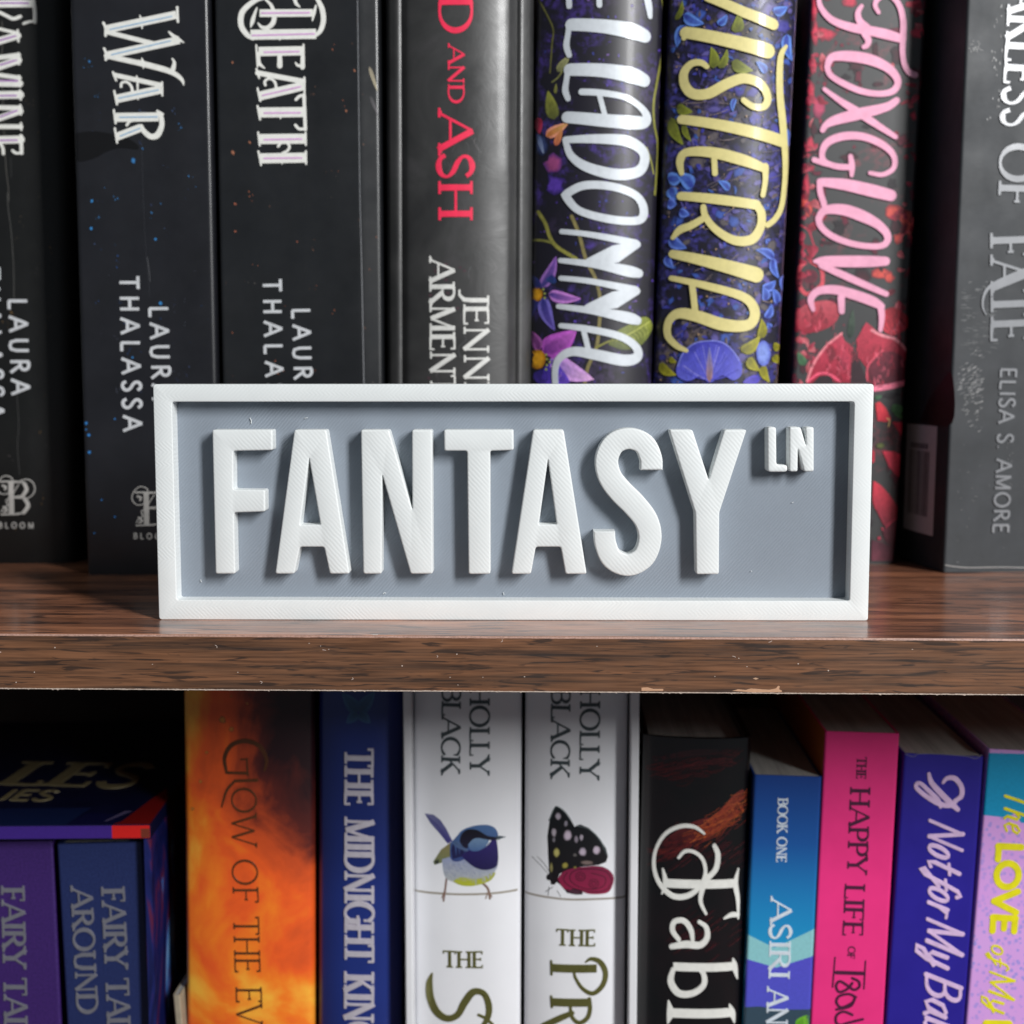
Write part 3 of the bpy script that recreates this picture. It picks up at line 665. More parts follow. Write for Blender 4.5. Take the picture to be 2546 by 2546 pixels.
n = N('grey_jacket', .40, .6, .1)
n.base(n.ramp(n.noise(30, 6, .6, None, .8), [(.3, lin((40, 40, 41))), (.55, lin((58, 58, 58))), (.75, lin((74, 72, 74)))]))
n.bump(n.noise(60, 5, .7, None, 1.0), .00035, .35); r = n.rng(n.noise(90, 5), .3, .7); r.node.inputs[3].default_value = .36; r.node.inputs[4].default_value = .50; n.roughness(r)
b = book('hardback with a smoky grey rounded spine and red capitals ending in ASH', n.m, .116, ((947, 0), (962, 1430), (1330, 0), (1312, 1430)), 0, H=.238, sag=.0085, steep=2.2, er=.002, th=.0022, inset=.003, groove=.0016, group=UG)
m_red = plain('red_ink', (244, 52, 88), .4)
lettering(b, 'title_lettering', text_polys(b.fr, 'D', (1091, -8), (1091, 81), 86, 'serif') + text_polys(b.fr, 'AND', (1114, 112), (1114, 256), 41, 'serif', wide=None) + text_polys(b.fr, 'ASH', (1089, 278), (1090, 546), 87, 'serif'), m_red, .0001)
lettering(b, 'author_lettering', text_polys(b.fr, 'JENNIFER', (1152, 727), (1156, 1135), 62, 'serif') + text_polys(b.fr, 'ARMENTROUT', (1067, 644), (1072, 1210), 63, 'serif'), plain('white_ink_matt', (222, 222, 218), .45), .0001)
a = Art(b.fr)
for i in range(26):
    x, y = rnd.uniform(1080, 1230), rnd.choice((rnd.uniform(330, 420), rnd.uniform(640, 940))); a.line([(x, y), (x + rnd.uniform(-6, 8), y + 12), (x + rnd.uniform(-10, 14), y + rnd.uniform(20, 40))], rnd.uniform(.6, 1.5), rnd.choice([(96, 98, 100), (110, 106, 108), (84, 80, 84)]))
for i in range(14):
    x, y = rnd.uniform(1060, 1170), rnd.uniform(640, 940); a.blob((x, y), 5, 4, (84, 62, 70), (62, 58, 60), 8, .3)
tag(a.done('smoke_print'), kind='stuff')

def flower_cover(name, dark, c1, c2, s=1.0, thr=(.50, .62)):
    n = N(name, .42, .5, .08)
    v = n.map((1, 1, 1)); a_ = n.noise(70 * s, 5, .65, v, .6); b_ = n.noise(420 * s, 4, .7); c_ = n.noise(45 * s, 3, .5, n.map(loc=(.3, .1, .7)))
    col = n.mix(n.math('MULTIPLY', n.mask(a_, *thr), n.mask(b_, .42, .62)), lin(dark), lin(c1))
    col = n.mix(n.math('MULTIPLY', n.mask(c_, .56, .68), n.mask(b_, .40, .58)), col, lin(c2))
    n.base(col); n.bump(b_, .00001); return n.m
b = book('black hardback with silver handwritten capitals and purple star-shaped flowers at its foot', flower_cover('dark_purple_jacket', (27, 25, 36), (70, 52, 130), (60, 50, 78)), .118,
         ((1332, 0), (1306, 1430), (1654, 0), (1606, 1430)), 0, H=.236, sag=.0075, steep=2.2, er=.002, th=.0022, inset=.003, group=UG)
a = Art(b.fr); YG = (134, 134, 62)
for i in range(150):
    x, y = rnd.gauss(1480, 90), rnd.uniform(-20, 960)
    a.blob((x, y), rnd.uniform(1.2, 5), rnd.uniform(1.2, 6), rnd.choice([(88, 66, 168), (70, 50, 130), (110, 84, 150), (60, 70, 150)]), (34, 30, 58), 7, .35)
a.line(Z5([(1310, 0), (1380, 120), (1450, 280), (1440, 420), (1420, 700)]), 4, (98, 98, 52)); a.line(Z5([(1560, 650), (1500, 740), (1440, 790)]), 4, (120, 122, 70))
a.petal(*Z5([(1490, 690), (1610, 530)]), 20, (120, 122, 80), (170, 172, 120)); a.petal(*Z5([(1460, 1150), (1400, 870)]), 32, (90, 96, 50), (158, 162, 70)); a.petal(*Z5([(1470, 900), (1480, 800)]), 8, (120, 122, 60), (150, 150, 80))
a.petal(*Z5([(1380, 1310), (1600, 1180)]), 26, (208, 120, 60), (236, 186, 110), (240, 160, 140)); a.petal(*Z5([(1470, 1400), (1540, 1230)]), 16, (200, 110, 80), (220, 150, 90))
a.blob(Z5([(1330, 1390)])[0], 18, 26, (52, 66, 110), (22, 26, 52), 14, .15); a.petal(*Z5([(1300, 1290), (1360, 1480)]), 12, (80, 100, 150), (160, 176, 210)); a.blob(Z5([(1240, 1330)])[0], 5, 14, (200, 206, 214), (40, 40, 60), 9)
a.petal(*Z5([(1300, 1130), (1320, 1290)]), 22, (150, 30, 60), (190, 60, 90)); a.blob(Z5([(1450, 1570)])[0], 22, 22, (150, 70, 120), (80, 44, 110), 12, .3); a.blob(Z5([(1460, 1780)])[0], 24, 26, (84, 56, 160), (34, 28, 70), 12, .35)
a.line(Z7([(515, -20), (528, 180), (520, 420), (472, 700), (440, 900), (445, 1080), (475, 1300), (450, 1700)]), 6, YG); a.line(Z7([(490, 940), (510, 880)]), 4, YG); a.line(Z7([(380, 1290), (420, 1420), (440, 1520)]), 4, YG)
z = Z6
a.line(z([(160, 130), (210, 210), (240, 300), (290, 370), (420, 450)]), 9, (140, 138, 66)); a.line(z([(120, 325), (190, 325), (250, 340)]), 6, (120, 120, 60))
a.line(z([(390, 160), (440, 280), (490, 460), (550, 580), (585, 720), (580, 900), (560, 1060), (500, 1200), (480, 1310)]), 9, (126, 118, 74)); a.line(z([(560, 1060), (640, 1020), (720, 1000)]), 5, YG)
a.poly(z([(640, 1040), (700, 950), (790, 900), (880, 850), (930, 870), (942, 930), (900, 1010), (840, 1060), (740, 1075)]), (136, 146, 62), (84, 94, 44), True)
for k in range(7): a.line(z([(720 + 28 * k, 1000 - 16 * k), (760 + 26 * k, 1010 - 10 * k), (790 + 20 * k, 1040 - 12 * k)]), 1.4, (168, 176, 90)); a.line(z([(720 + 28 * k, 1000 - 16 * k), (735 + 26 * k, 960 - 14 * k), (770 + 20 * k, 925 - 10 * k)]), 1.4, (110, 120, 56))
a.line(z([(700, 1010), (800, 960), (930, 880)]), 3, (176, 182, 90))
for bx, by, tx, ty, w, c, d, rim in [(180, 650, 285, 430, 30, (60, 66, 140), (140, 92, 190), (170, 120, 200)), (230, 690, 455, 725, 30, (70, 60, 150), (190, 120, 210), (210, 140, 220)), (190, 720, 275, 945, 34, (50, 54, 140), (110, 90, 190), (130, 120, 210)), (150, 720, 110, 860, 22, (40, 44, 110), (60, 60, 140), None), (170, 660, 110, 560, 18, (40, 44, 110), (50, 60, 120), None), (240, 620, 260, 560, 26, (40, 70, 120), (50, 60, 140), None),
    (190, 1090, 425, 940, 62, (120, 50, 150), (206, 110, 210), (190, 90, 200)), (170, 1080, 100, 940, 26, (110, 50, 120), (150, 80, 150), (180, 100, 180)), (240, 1140, 545, 1280, 52, (140, 110, 210), (240, 190, 236), (210, 160, 225)), (200, 1200, 380, 1300, 56, (70, 50, 170), (110, 80, 200), None), (180, 1210, 200, 1330, 40, (50, 40, 120), (70, 50, 150), None)]:
    p, q = z([(bx, by), (tx, ty)]); a.petal(p, q, w, c, d, rim, .06)
for x, y, rr in [(152, 695, 15), (155, 1140, 21)]:
    a.blob(z([(x, y)])[0], rr, rr * 1.15, (214, 156, 32), (160, 104, 20), 14, .06)
for x, y in [(205, 690), (195, 660), (205, 720), (215, 1110), (220, 1140), (220, 1180), (215, 1210), (240, 1160)]: a.blob(z([(x, y)])[0], 3.5, 3.5, (170, 180, 90), (50, 60, 40), 8)
a.done('floral_print', print_mat(.42, 0.0, .5))
m_silver = foil('silver_foil', (206, 212, 218), .46, .1)
ident = lambda L: L
lettering(b, 'title_lettering', trace(b.fr, T(ident, (14, [(1412, -40), (1415, 16)], 'l'), (14, [(1488, -40), (1490, 13)], 'l'), (1, [(1600, -40, 16), (1612, 10, 18), (1616, 42, 12)]),
    (1, [(1420, 62, 30), (1500, 66, 34), (1570, 78, 40), (1602, 90, 34)]), (1, [(1416, 60, 14), (1411, 90, 13), (1408, 115, 15), (1415, 138, 13)]),
    (1, [(1416, 174, 30), (1500, 176, 34), (1570, 188, 40), (1600, 200, 34)]), (1, [(1412, 172, 14), (1408, 200, 13), (1405, 225, 15), (1412, 246, 13)]),
    (1, [(1446, 229, 16), (1500, 232, 16), (1560, 245, 16), (1600, 275, 18), (1606, 300, 26), (1580, 306, 34), (1500, 300, 32), (1410, 292, 28)]), (13, [(1490, 236), (1503, 285)]),
    (1, [(1406, 348, 16), (1500, 346, 24), (1560, 352, 28), (1596, 374, 26), (1602, 402, 24), (1584, 428, 26), (1530, 434, 28), (1460, 416, 24), (1420, 388, 18), (1406, 352, 14)]),
    (1, [(1404, 485, 20), (1450, 462, 20), (1520, 464, 20), (1580, 486, 20), (1600, 520, 22), (1588, 548, 20), (1520, 546, 20), (1440, 524, 18)], 'c'),
    (1, [(1396, 576, 12), (1470, 584, 14), (1580, 606, 20)]), (1, [(1584, 608, 18), (1530, 632, 44), (1464, 652, 20)], 'l'), (1, [(1393, 648, 12), (1480, 658, 18), (1560, 674, 28), (1588, 680, 22)]),
    (1, [(1394, 692, 12), (1470, 700, 14), (1580, 722, 20)]), (1, [(1583, 724, 18), (1528, 746, 42), (1462, 766, 20)], 'l'), (1, [(1388, 762, 12), (1480, 774, 18), (1560, 790, 28), (1584, 797, 22)]),
    (1, [(1394, 810, 12), (1460, 818, 16), (1540, 836, 18), (1580, 862, 20), (1584, 888, 24), (1550, 896, 28), (1480, 882, 26), (1425, 874, 22), (1392, 890, 18), (1380, 920, 15), (1382, 975, 14)]), (13, [(1452, 826), (1464, 876)]))), m_silver, .0003)

b = book('hardback with pale yellow handwritten capitals over blue and violet blossom', flower_cover('dark_blue_jacket', (30, 28, 44), (66, 62, 140), (104, 92, 74), 1.2, (.42, .56)), .118,
         ((1664, 0), (1612, 1430), (1996, 0), (1914, 1430)), 0, H=.236, sag=.0075, steep=2.2, er=.002, th=.0022, inset=.003, group=UG)
a = Art(b.fr)
for i in range(260):        # soft clouds of blossom below, small petals above
    y = rnd.uniform(-20, 965); x = 1830 - y * .062 + rnd.uniform(-165, 165)
    c, d = rnd.choice([((66, 62, 150), (36, 34, 74)), ((60, 88, 168), (34, 40, 90)), ((92, 86, 150), (44, 40, 76)), ((96, 90, 92), (46, 42, 60)), ((54, 54, 120), (32, 30, 60)), ((30, 28, 40), (34, 32, 56))])
    a.blob((x, y), rnd.uniform(6, 20), rnd.uniform(6, 24), c, d, 12, .3, rnd.uniform(0, 3))
for i in range(420):
    y = rnd.uniform(-20, 965); xc = 1830 - y * .062; x = xc + rnd.uniform(-160, 160); an = rnd.uniform(0, 6.28); l = rnd.uniform(7, 26)
    c, d = rnd.choice([((54, 52, 140), (84, 92, 200)), ((46, 66, 140), (76, 120, 200)), ((70, 64, 130), (118, 112, 190)), ((60, 56, 110), (96, 84, 150)), ((84, 78, 80), (130, 112, 110)), ((34, 34, 60), (50, 50, 90)), ((40, 36, 60), (80, 74, 130))])
    a.petal((x, y), (x + math.cos(an) * l, y + math.sin(an) * l), rnd.uniform(4, 12), c, d, bend=rnd.uniform(-.15, .15))
for i in range(60):
    y = rnd.uniform(-20, 965); x = 1830 - y * .062 + rnd.uniform(-150, 150); an = rnd.uniform(-.9, .2); l = rnd.uniform(20, 60)
    a.line([(x, y), (x + l * .5, y + l * .5 * math.sin(an) + 2), (x + l, y + l * math.sin(an))], rnd.uniform(.8, 2), rnd.choice([(120, 108, 110), (96, 88, 100), (140, 126, 120)]))
for i in range(120):
    y = rnd.uniform(-20, 965); x = 1830 - y * .062 + rnd.uniform(-140, 140); a.blob((x, y), rnd.uniform(1, 3), rnd.uniform(1, 3), (180, 150, 110), (110, 90, 90), 6, .2)
for bx, by, tx, ty, w in [(1150, 290, 1180, 120, 30), (960, 600, 940, 410, 26), (1010, 600, 1080, 430, 20), (1120, 540, 1310, 620, 30), (590, 1030, 700, 1270, 28), (640, 930, 780, 980, 26), (700, 1080, 770, 1240, 16), (630, 180, 690, 0, 14)]:
    p, q = Z7([(bx, by), (tx, ty)]); a.petal(p, q, w, (90, 96, 36), (150, 160, 56), bend=.1)
for bx, by, tx, ty, w in [(700, 130, 880, 210, 30), (720, 220, 640, 420, 26), (1480, 110, 1610, 60, 26), (1600, 300, 1650, 540, 26), (1420, 640, 1330, 540, 20), (1000, 220, 1080, 130, 20), (560, 1560, 700, 1540, 34), (780, 1640, 640, 1520, 36), (1100, 1660, 1000, 1580, 20), (1150, 860, 1130, 980, 14), (590, 1640, 640, 1750, 30), (1620, 1280, 1600, 1120, 14)]:
    p, q = Z7([(bx, by), (tx, ty)]); a.petal(p, q, w, (50, 60, 160), (88, 130, 222), (104, 150, 226), .1)
z = Z6
for bx, by, tx, ty, w in [(1780, 450, 1650, 390, 22), (1770, 450, 1815, 590, 20), (1700, 660, 1790, 600, 24), (1720, 740, 1700, 640, 22), (1800, 760, 1760, 650, 20), (1860, 560, 1840, 680, 18), (1740, 340, 1720, 320, 14), (1720, 860, 1760, 760, 20), (1750, 930, 1730, 890, 14), (1050, 60, 1110, 80, 30), (1060, 300, 1180, 380, 30), (1130, 120, 1200, 150, 24), (1040, 430, 1090, 520, 22)]:
    p, q = z([(bx, by), (tx, ty)]); a.petal(p, q, w, (48, 56, 150), (90, 128, 226), (110, 140, 226), .12)
for bx, by, tx, ty, w in [(1680, 1000, 1690, 860, 24), (1550, 1090, 1680, 980, 30), (1770, 1050, 1830, 1050, 22), (1780, 1110, 1820, 1170, 20), (1600, 1130, 1680, 1220, 26), (1700, 1180, 1750, 1300, 22), (990, 1170, 1110, 1250, 24), (1060, 1130, 1110, 1160, 14)]:
    p, q = z([(bx, by), (tx, ty)]); a.petal(p, q, w, (120, 118, 30), (176, 172, 50), bend=.12)
a.poly(z([(1105, 1210), (1140, 1110), (1210, 1040), (1290, 1012), (1340, 1020), (1400, 1012), (1480, 1060), (1545, 1150), (1556, 1240), (1500, 1285), (1420, 1250), (1340, 1300), (1270, 1260), (1190, 1290), (1120, 1262)]), (64, 66, 176), (96, 100, 206), True)
for k in range(22):
    t_ = (k + .5) / 22; x = 1130 + t_ * 410; a.line(z([(1335, 1285), ((1335 + x) / 2, 1270 - 110 * math.sin(math.pi * t_)), (x, 1225 - 190 * math.sin(math.pi * t_))]), rnd.uniform(1.5, 4), rnd.choice([(84, 86, 196), (110, 112, 212), (72, 72, 180), (130, 130, 214)]))
a.line(z([(1118, 1190), (1150, 1105), (1215, 1042), (1290, 1018), (1400, 1018), (1480, 1066), (1540, 1150)]), 3, (128, 136, 220))
a.petal(*z([(1335, 1300), (1335, 1050)]), 16, (170, 130, 120), (120, 130, 200)); a.petal(*z([(1680, 1270), (1560, 1300)]), 22, (80, 70, 190), (100, 90, 210))
a.blob(z([(1705, 1100)])[0], 18, 32, (128, 150, 222), (86, 100, 190), 14)
a.done('floral_print', print_mat(.42, 0.0, .5))
lettering(b, 'title_lettering', trace(b.fr, T(ident, (1, [(1760, -6, 22), (1850, 32, 26), (1922, 62, 28)], 'l'), (1, [(1704, 82, 28), (1800, 100, 32), (1908, 128, 38)], 'l'), (1, [(1702, 88, 12), (1700, 96, 12)], 'l'),
    (1, [(1757, 167, 12), (1742, 157, 15), (1718, 160, 17), (1700, 182, 20), (1702, 212, 22), (1722, 234, 24), (1760, 234, 26), (1806, 210, 26), (1850, 196, 25), (1892, 212, 22), (1908, 244, 20), (1898, 266, 18), (1872, 266, 16), (1848, 250, 14)]),
    (1, [(1954, 116, 8), (1940, 145, 16), (1938, 228, 19), (1946, 313, 20), (1952, 400, 17), (1950, 460, 15), (1942, 515, 14), (1926, 545, 14), (1908, 560, 14)]), (1, [(1694, 298, 22), (1780, 310, 26), (1880, 332, 30), (1944, 352, 30)], ''),
    (1, [(1694, 432, 11), (1690, 402, 18), (1706, 380, 20), (1770, 380, 26), (1850, 400, 28), (1900, 420, 20)]), (1, [(1902, 415, 18), (1902, 450, 14), (1896, 486, 13)]), (14, [(1775, 392), (1777, 432)]),
    (1, [(1692, 488, 20), (1780, 496, 24), (1880, 510, 24)]), (1, [(1878, 508, 20), (1892, 530, 22), (1890, 565, 22), (1868, 596, 24), (1825, 598, 22), (1780, 572, 18), (1754, 540, 16), (1748, 515, 14)]), (1, [(1746, 545, 16), (1716, 562, 18), (1690, 572, 18), (1672, 592, 10)]),
    (1, [(1672, 632, 20), (1780, 656, 30), (1880, 684, 38)], ''), (1, [(1668, 692, 12), (1760, 712, 18), (1850, 740, 22), (1876, 776, 26), (1860, 808, 26), (1800, 808, 30), (1730, 786, 28), (1686, 780, 24), (1662, 800, 18), (1660, 835, 16), (1682, 860, 14), (1706, 872, 9)]), (15, [(1720, 706), (1728, 776)]))), foil('yellow_foil', (220, 208, 140), .48, .05), .0003)

n = N('rose_grey_jacket', .42, .9, .25)
a_ = n.noise(55, 5, .6, None, .8); b_ = n.noise(420, 4, .7)
col = n.mix(n.math('MULTIPLY', n.mask(a_, .52, .66), n.mask(b_, .4, .62)), lin((36, 37, 39)), lin((130, 38, 58)))
n.base(col); n.bump(b_, .00001)
b = book('paperback with pink handwritten capitals over red bell flowers', n.m, .155,
         ((2017, 0), (1946, 1395), (2305, 0), (2226, 1395)), 0, H=.24, er=.0016, group=UG)
a = Art(b.fr); z = Z8
for i in range(90):
    y = rnd.uniform(-10, 960); x = 2018 - y * .05 + abs(rnd.gauss(0, 60)); a.blob((x, y), rnd.uniform(2, 7), rnd.uniform(2, 8), rnd.choice([(150, 50, 70), (120, 44, 60), (96, 60, 72)]), (60, 46, 52), 8, .35)
for x, y, rx, ry in [(375, 60, 10, 30), (450, 250, 30, 16), (380, 240, 10, 30), (365, 480, 10, 24), (350, 680, 9, 26), (345, 1080, 10, 24), (330, 1110, 8, 20), (310, 1390, 10, 34), (640, 10, 18, 14), (1120, 30, 30, 10), (1150, 240, 20, 22), (1110, 860, 8, 12)]: a.blob(z([(x, y)])[0], rx, ry, (208, 60, 84), (110, 50, 62), 10, .3)
a.blob(z([(410, 790)])[0], 18, 28, (180, 70, 100), (120, 56, 80), 12, .2)
z = Y1
for x, y, rx, ry in [(300, 60, 10, 30), (330, 130, 10, 20), (960, 140, 26, 16), (1030, 180, 22, 20), (1080, 260, 12, 26), (1000, 340, 14, 14), (870, 600, 30, 14), (930, 630, 14, 14)]: a.blob(z([(x, y)])[0], rx, ry, (214, 84, 74), (130, 44, 56), 10, .3)
a.line(z([(272, 240), (330, 280), (360, 360), (380, 440), (340, 490)]), 4, (190, 60, 80)); a.line(z([(1105, 190), (1100, 270), (1040, 300), (1010, 350)]), 6, (230, 100, 110))
a.line(z([(350, 510), (420, 560), (435, 640), (420, 690), (330, 750), (280, 720), (250, 640), (262, 560), (300, 520)]), 10, (214, 84, 96)); a.blob(z([(340, 620)])[0], 20, 18, (96, 40, 54), (110, 44, 58), 12)
for i in range(110):        # small crimson petals thick at both edges of the spine
    y = rnd.uniform(-10, 960); side_ = rnd.choice((-1, -1, 1)); x = 2160 - y * .055 + side_ * (140 - abs(rnd.gauss(0, 26))); an = rnd.uniform(0, 6.28); l = rnd.uniform(10, 34)
    c_, d_ = rnd.choice([((150, 30, 54), (224, 84, 110)), ((120, 24, 44), (190, 50, 76)), ((90, 30, 44), (150, 50, 70)), ((170, 60, 70), (236, 130, 140))])
    a.petal((x, y), (x + math.cos(an) * l, y + math.sin(an) * l), rnd.uniform(8, 20), c_, d_, bend=rnd.uniform(-.2, .2))
for i in range(70):
    y = rnd.uniform(-10, 1380); x = 2160 - y * .055 + rnd.uniform(-140, 140); a.blob((x, y), rnd.uniform(5, 22), rnd.uniform(5, 22), rnd.choice([(92, 34, 50), (70, 34, 44), (44, 40, 44), (110, 34, 56)]), (44, 40, 44), 12, .4)
a.poly(z([(230, 980), (240, 890), (330, 820), (480, 800), (560, 860), (530, 960), (430, 1020), (300, 1040)]), (196, 84, 96), (150, 26, 50), True)
a.poly(z([(880, 880), (960, 850), (1066, 920), (1064, 1000), (960, 1056), (880, 1010)]), (150, 26, 44), (214, 64, 80), True)
a.petal(*z([(640, 1080), (660, 860)]), 18, (44, 60, 52), (80, 100, 84)); a.petal(*z([(300, 1280), (250, 1180)]), 20, (60, 110, 70), (90, 140, 100))
a.poly(z([(318, 1410), (370, 1270), (450, 1150), (570, 1040), (600, 1100), (655, 1150), (650, 1410)]), (200, 66, 90), (150, 18, 48)); a.line(z([(318, 1400), (370, 1265), (460, 1140), (575, 1045)]), 6, (240, 140, 150)); a.line(z([(330, 1400), (400, 1345), (480, 1345), (560, 1400)]), 6, (240, 90, 120))
a.poly(z([(350, 1420), (410, 1360), (480, 1355), (540, 1410)]), (44, 30, 36)); a.blob(z([(500, 1200)])[0], 14, 26, (120, 34, 50), (180, 44, 68), 12, .2); a.blob(z([(600, 1250)])[0], 14, 30, (170, 50, 76), (196, 60, 84), 12, .2)
a.poly(z([(685, 1090), (760, 960), (850, 1040), (960, 1070), (1040, 1140), (1075, 1240), (1075, 1400), (850, 1450), (775, 1400), (760, 1300), (700, 1220)]), (196, 60, 82), (140, 20, 46))
a.poly(z([(772, 1310), (830, 1220), (930, 1175), (1030, 1220), (1062, 1300), (1050, 1390), (860, 1430), (790, 1400)]), (120, 40, 58), (84, 28, 44), True)
a.line(z([(765, 1400), (768, 1300), (830, 1215), (880, 1170)]), 4, (226, 90, 110)); a.line(z([(800, 1020), (880, 1060), (980, 1090), (1060, 1180)]), 7, (240, 150, 160)); a.line(z([(1060, 1180), (1072, 1280), (1070, 1390)]), 6, (236, 110, 130))
a.line(z([(820, 1455), (950, 1435), (1075, 1400)]), 14, (244, 130, 156)); a.poly(z([(650, 1150), (690, 1200), (770, 1410), (640, 1410)]), (50, 30, 38))
for i in range(150):
    x, y = rnd.choice(((rnd.gauss(2080, 22), rnd.gauss(905, 30)), (rnd.gauss(2205, 26), rnd.gauss(905, 30)), (rnd.gauss(2030, 24), rnd.gauss(790, 20)), (rnd.gauss(2225, 16), rnd.gauss(800, 16))))
    l = rnd.uniform(6, 20); a.line([(x, y), (x + rnd.uniform(-4, 4), y + l * .5), (x + rnd.uniform(-8, 8), y + l)], rnd.uniform(.7, 2.2), rnd.choice([(236, 110, 130), (120, 16, 40), (90, 18, 34), (214, 60, 86), (60, 20, 30)]))
for i in range(60): a.blob((rnd.gauss(2120, 18), rnd.uniform(850, 900)), 1.5, 1.5, (230, 90, 110), (180, 40, 60), 6)
for i in range(50): a.blob((rnd.gauss(2225, 18), rnd.gauss(910, 18)), 1.6, 1.2, (60, 22, 36), (90, 30, 46), 6)
z = Y2
a.poly(z([(245, 330), (280, 318), (330, 370), (372, 462), (330, 480), (262, 470)]), (226, 64, 76), (190, 40, 60)); a.line(z([(340, 450), (358, 470), (350, 515)]), 3, (210, 180, 120)); a.poly(z([(380, 478), (490, 485), (478, 560), (455, 605)]), (214, 52, 76), (190, 40, 60))
a.petal(*z([(370, 370), (495, 380)]), 22, (60, 100, 60), (96, 160, 100)); a.petal(*z([(400, 390), (470, 460)]), 14, (60, 110, 66), (80, 140, 80)); a.petal(*z([(240, 290), (300, 270)]), 10, (60, 100, 70), (80, 130, 90)); a.blob(z([(285, 670)])[0], 12, 8, (100, 110, 60), (52, 54, 44), 10)
a.poly(z([(302, 712), (400, 715), (470, 760), (455, 930), (410, 910), (350, 830)]), (226, 60, 84), (170, 40, 66)); a.poly(z([(220, 700), (240, 720), (238, 800), (215, 810)]), (190, 44, 66))
a.poly(z([(228, 950), (290, 990), (370, 1080), (422, 1170), (415, 1250), (330, 1320), (270, 1220), (225, 1120)]), (206, 56, 74), (120, 40, 56), True); a.line(z([(415, 1250), (360, 1290), (315, 1350), (300, 1330)]), 4, (190, 60, 84)); a.blob(z([(275, 1410)])[0], 5, 5, (170, 50, 74), (110, 40, 54), 8); a.poly(z([(300, 1350), (410, 1260), (400, 1500), (330, 1440)]), (110, 44, 60), (70, 36, 46)); a.poly(z([(215, 1420), (390, 1480), (385, 1590), (212, 1590)]), (70, 34, 46), (104, 48, 62))
a.done('floral_print', print_mat(.42, 0.0, .5))
z = lambda L: L
i8 = Z8; y1 = Y1
lettering(b, 'title_lettering', trace(b.fr, T(i8, (1, [(402, -20, 30), (420, 60, 40), (500, 150, 50), (640, 205, 62), (800, 235, 70), (920, 262, 74), (1010, 290, 60)]), (1, [(722, 48, 30), (695, 95, 42), (705, 155, 50), (760, 210, 60)]), (1, [(745, 255, 50), (772, 300, 48), (760, 340, 40), (738, 352, 34)]),
    (1, [(848, 95, 30), (822, 40, 34), (850, -10, 38), (930, -30, 36), (1000, 40, 42), (1030, 150, 46), (1030, 260, 48), (1026, 380, 42), (1040, 480, 40), (1075, 540, 42), (1120, 560, 44)]),
    (1, [(466, 500, 44), (500, 430, 60), (620, 420, 78), (780, 445, 80), (920, 510, 66), (990, 600, 54), (960, 675, 50), (860, 700, 44), (720, 680, 46), (580, 620, 46), (490, 560, 42)], 'c'),
    (1, [(445, 665, 30), (560, 750, 44), (700, 840, 60), (850, 940, 48), (975, 1020, 36)], ''), (1, [(982, 750, 50), (900, 800, 64), (700, 850, 84), (530, 895, 72), (460, 930, 50), (432, 970, 40)]),
    (1, [(785, 1288, 30), (880, 1300, 34), (960, 1250, 38), (960, 1160, 44), (880, 1080, 52), (740, 1020, 56), (590, 1015, 60), (470, 1060, 56), (428, 1140, 44), (450, 1205, 40), (540, 1240, 44), (640, 1245, 44)]), (1, [(370, 1190, 40), (440, 1215, 40), (500, 1230, 34)]), (1, [(640, 1165, 36), (650, 1240, 44), (648, 1305, 30)]),
    (1, [(425, 1355, 60), (600, 1375, 84), (800, 1420, 92), (940, 1455, 84)]), (1, [(410, 1350, 44), (415, 1430, 44), (440, 1510, 44), (440, 1526, 40)]))
    + T(y1, (1, [(402, 190, 50), (450, 130, 62), (580, 125, 80), (720, 170, 84), (850, 240, 66), (915, 320, 54), (890, 385, 46), (790, 398, 44), (640, 375, 44), (500, 320, 46), (420, 250, 46)], 'c'),
    (1, [(372, 508, 24), (440, 508, 70), (600, 510, 84), (780, 510, 82), (900, 508, 66)]), (1, [(420, 540, 40), (560, 600, 52), (740, 680, 50), (905, 752, 40)]),
    (1, [(362, 868, 30), (345, 790, 50), (400, 730, 56), (520, 720, 66), (660, 755, 72), (800, 805, 72), (870, 845, 50)]), (1, [(862, 835, 50), (872, 920, 44), (862, 1020, 30)]), (1, [(570, 780, 54), (574, 880, 44)]))), foil('pink_foil', (250, 178, 206), .34, .1), .0003)

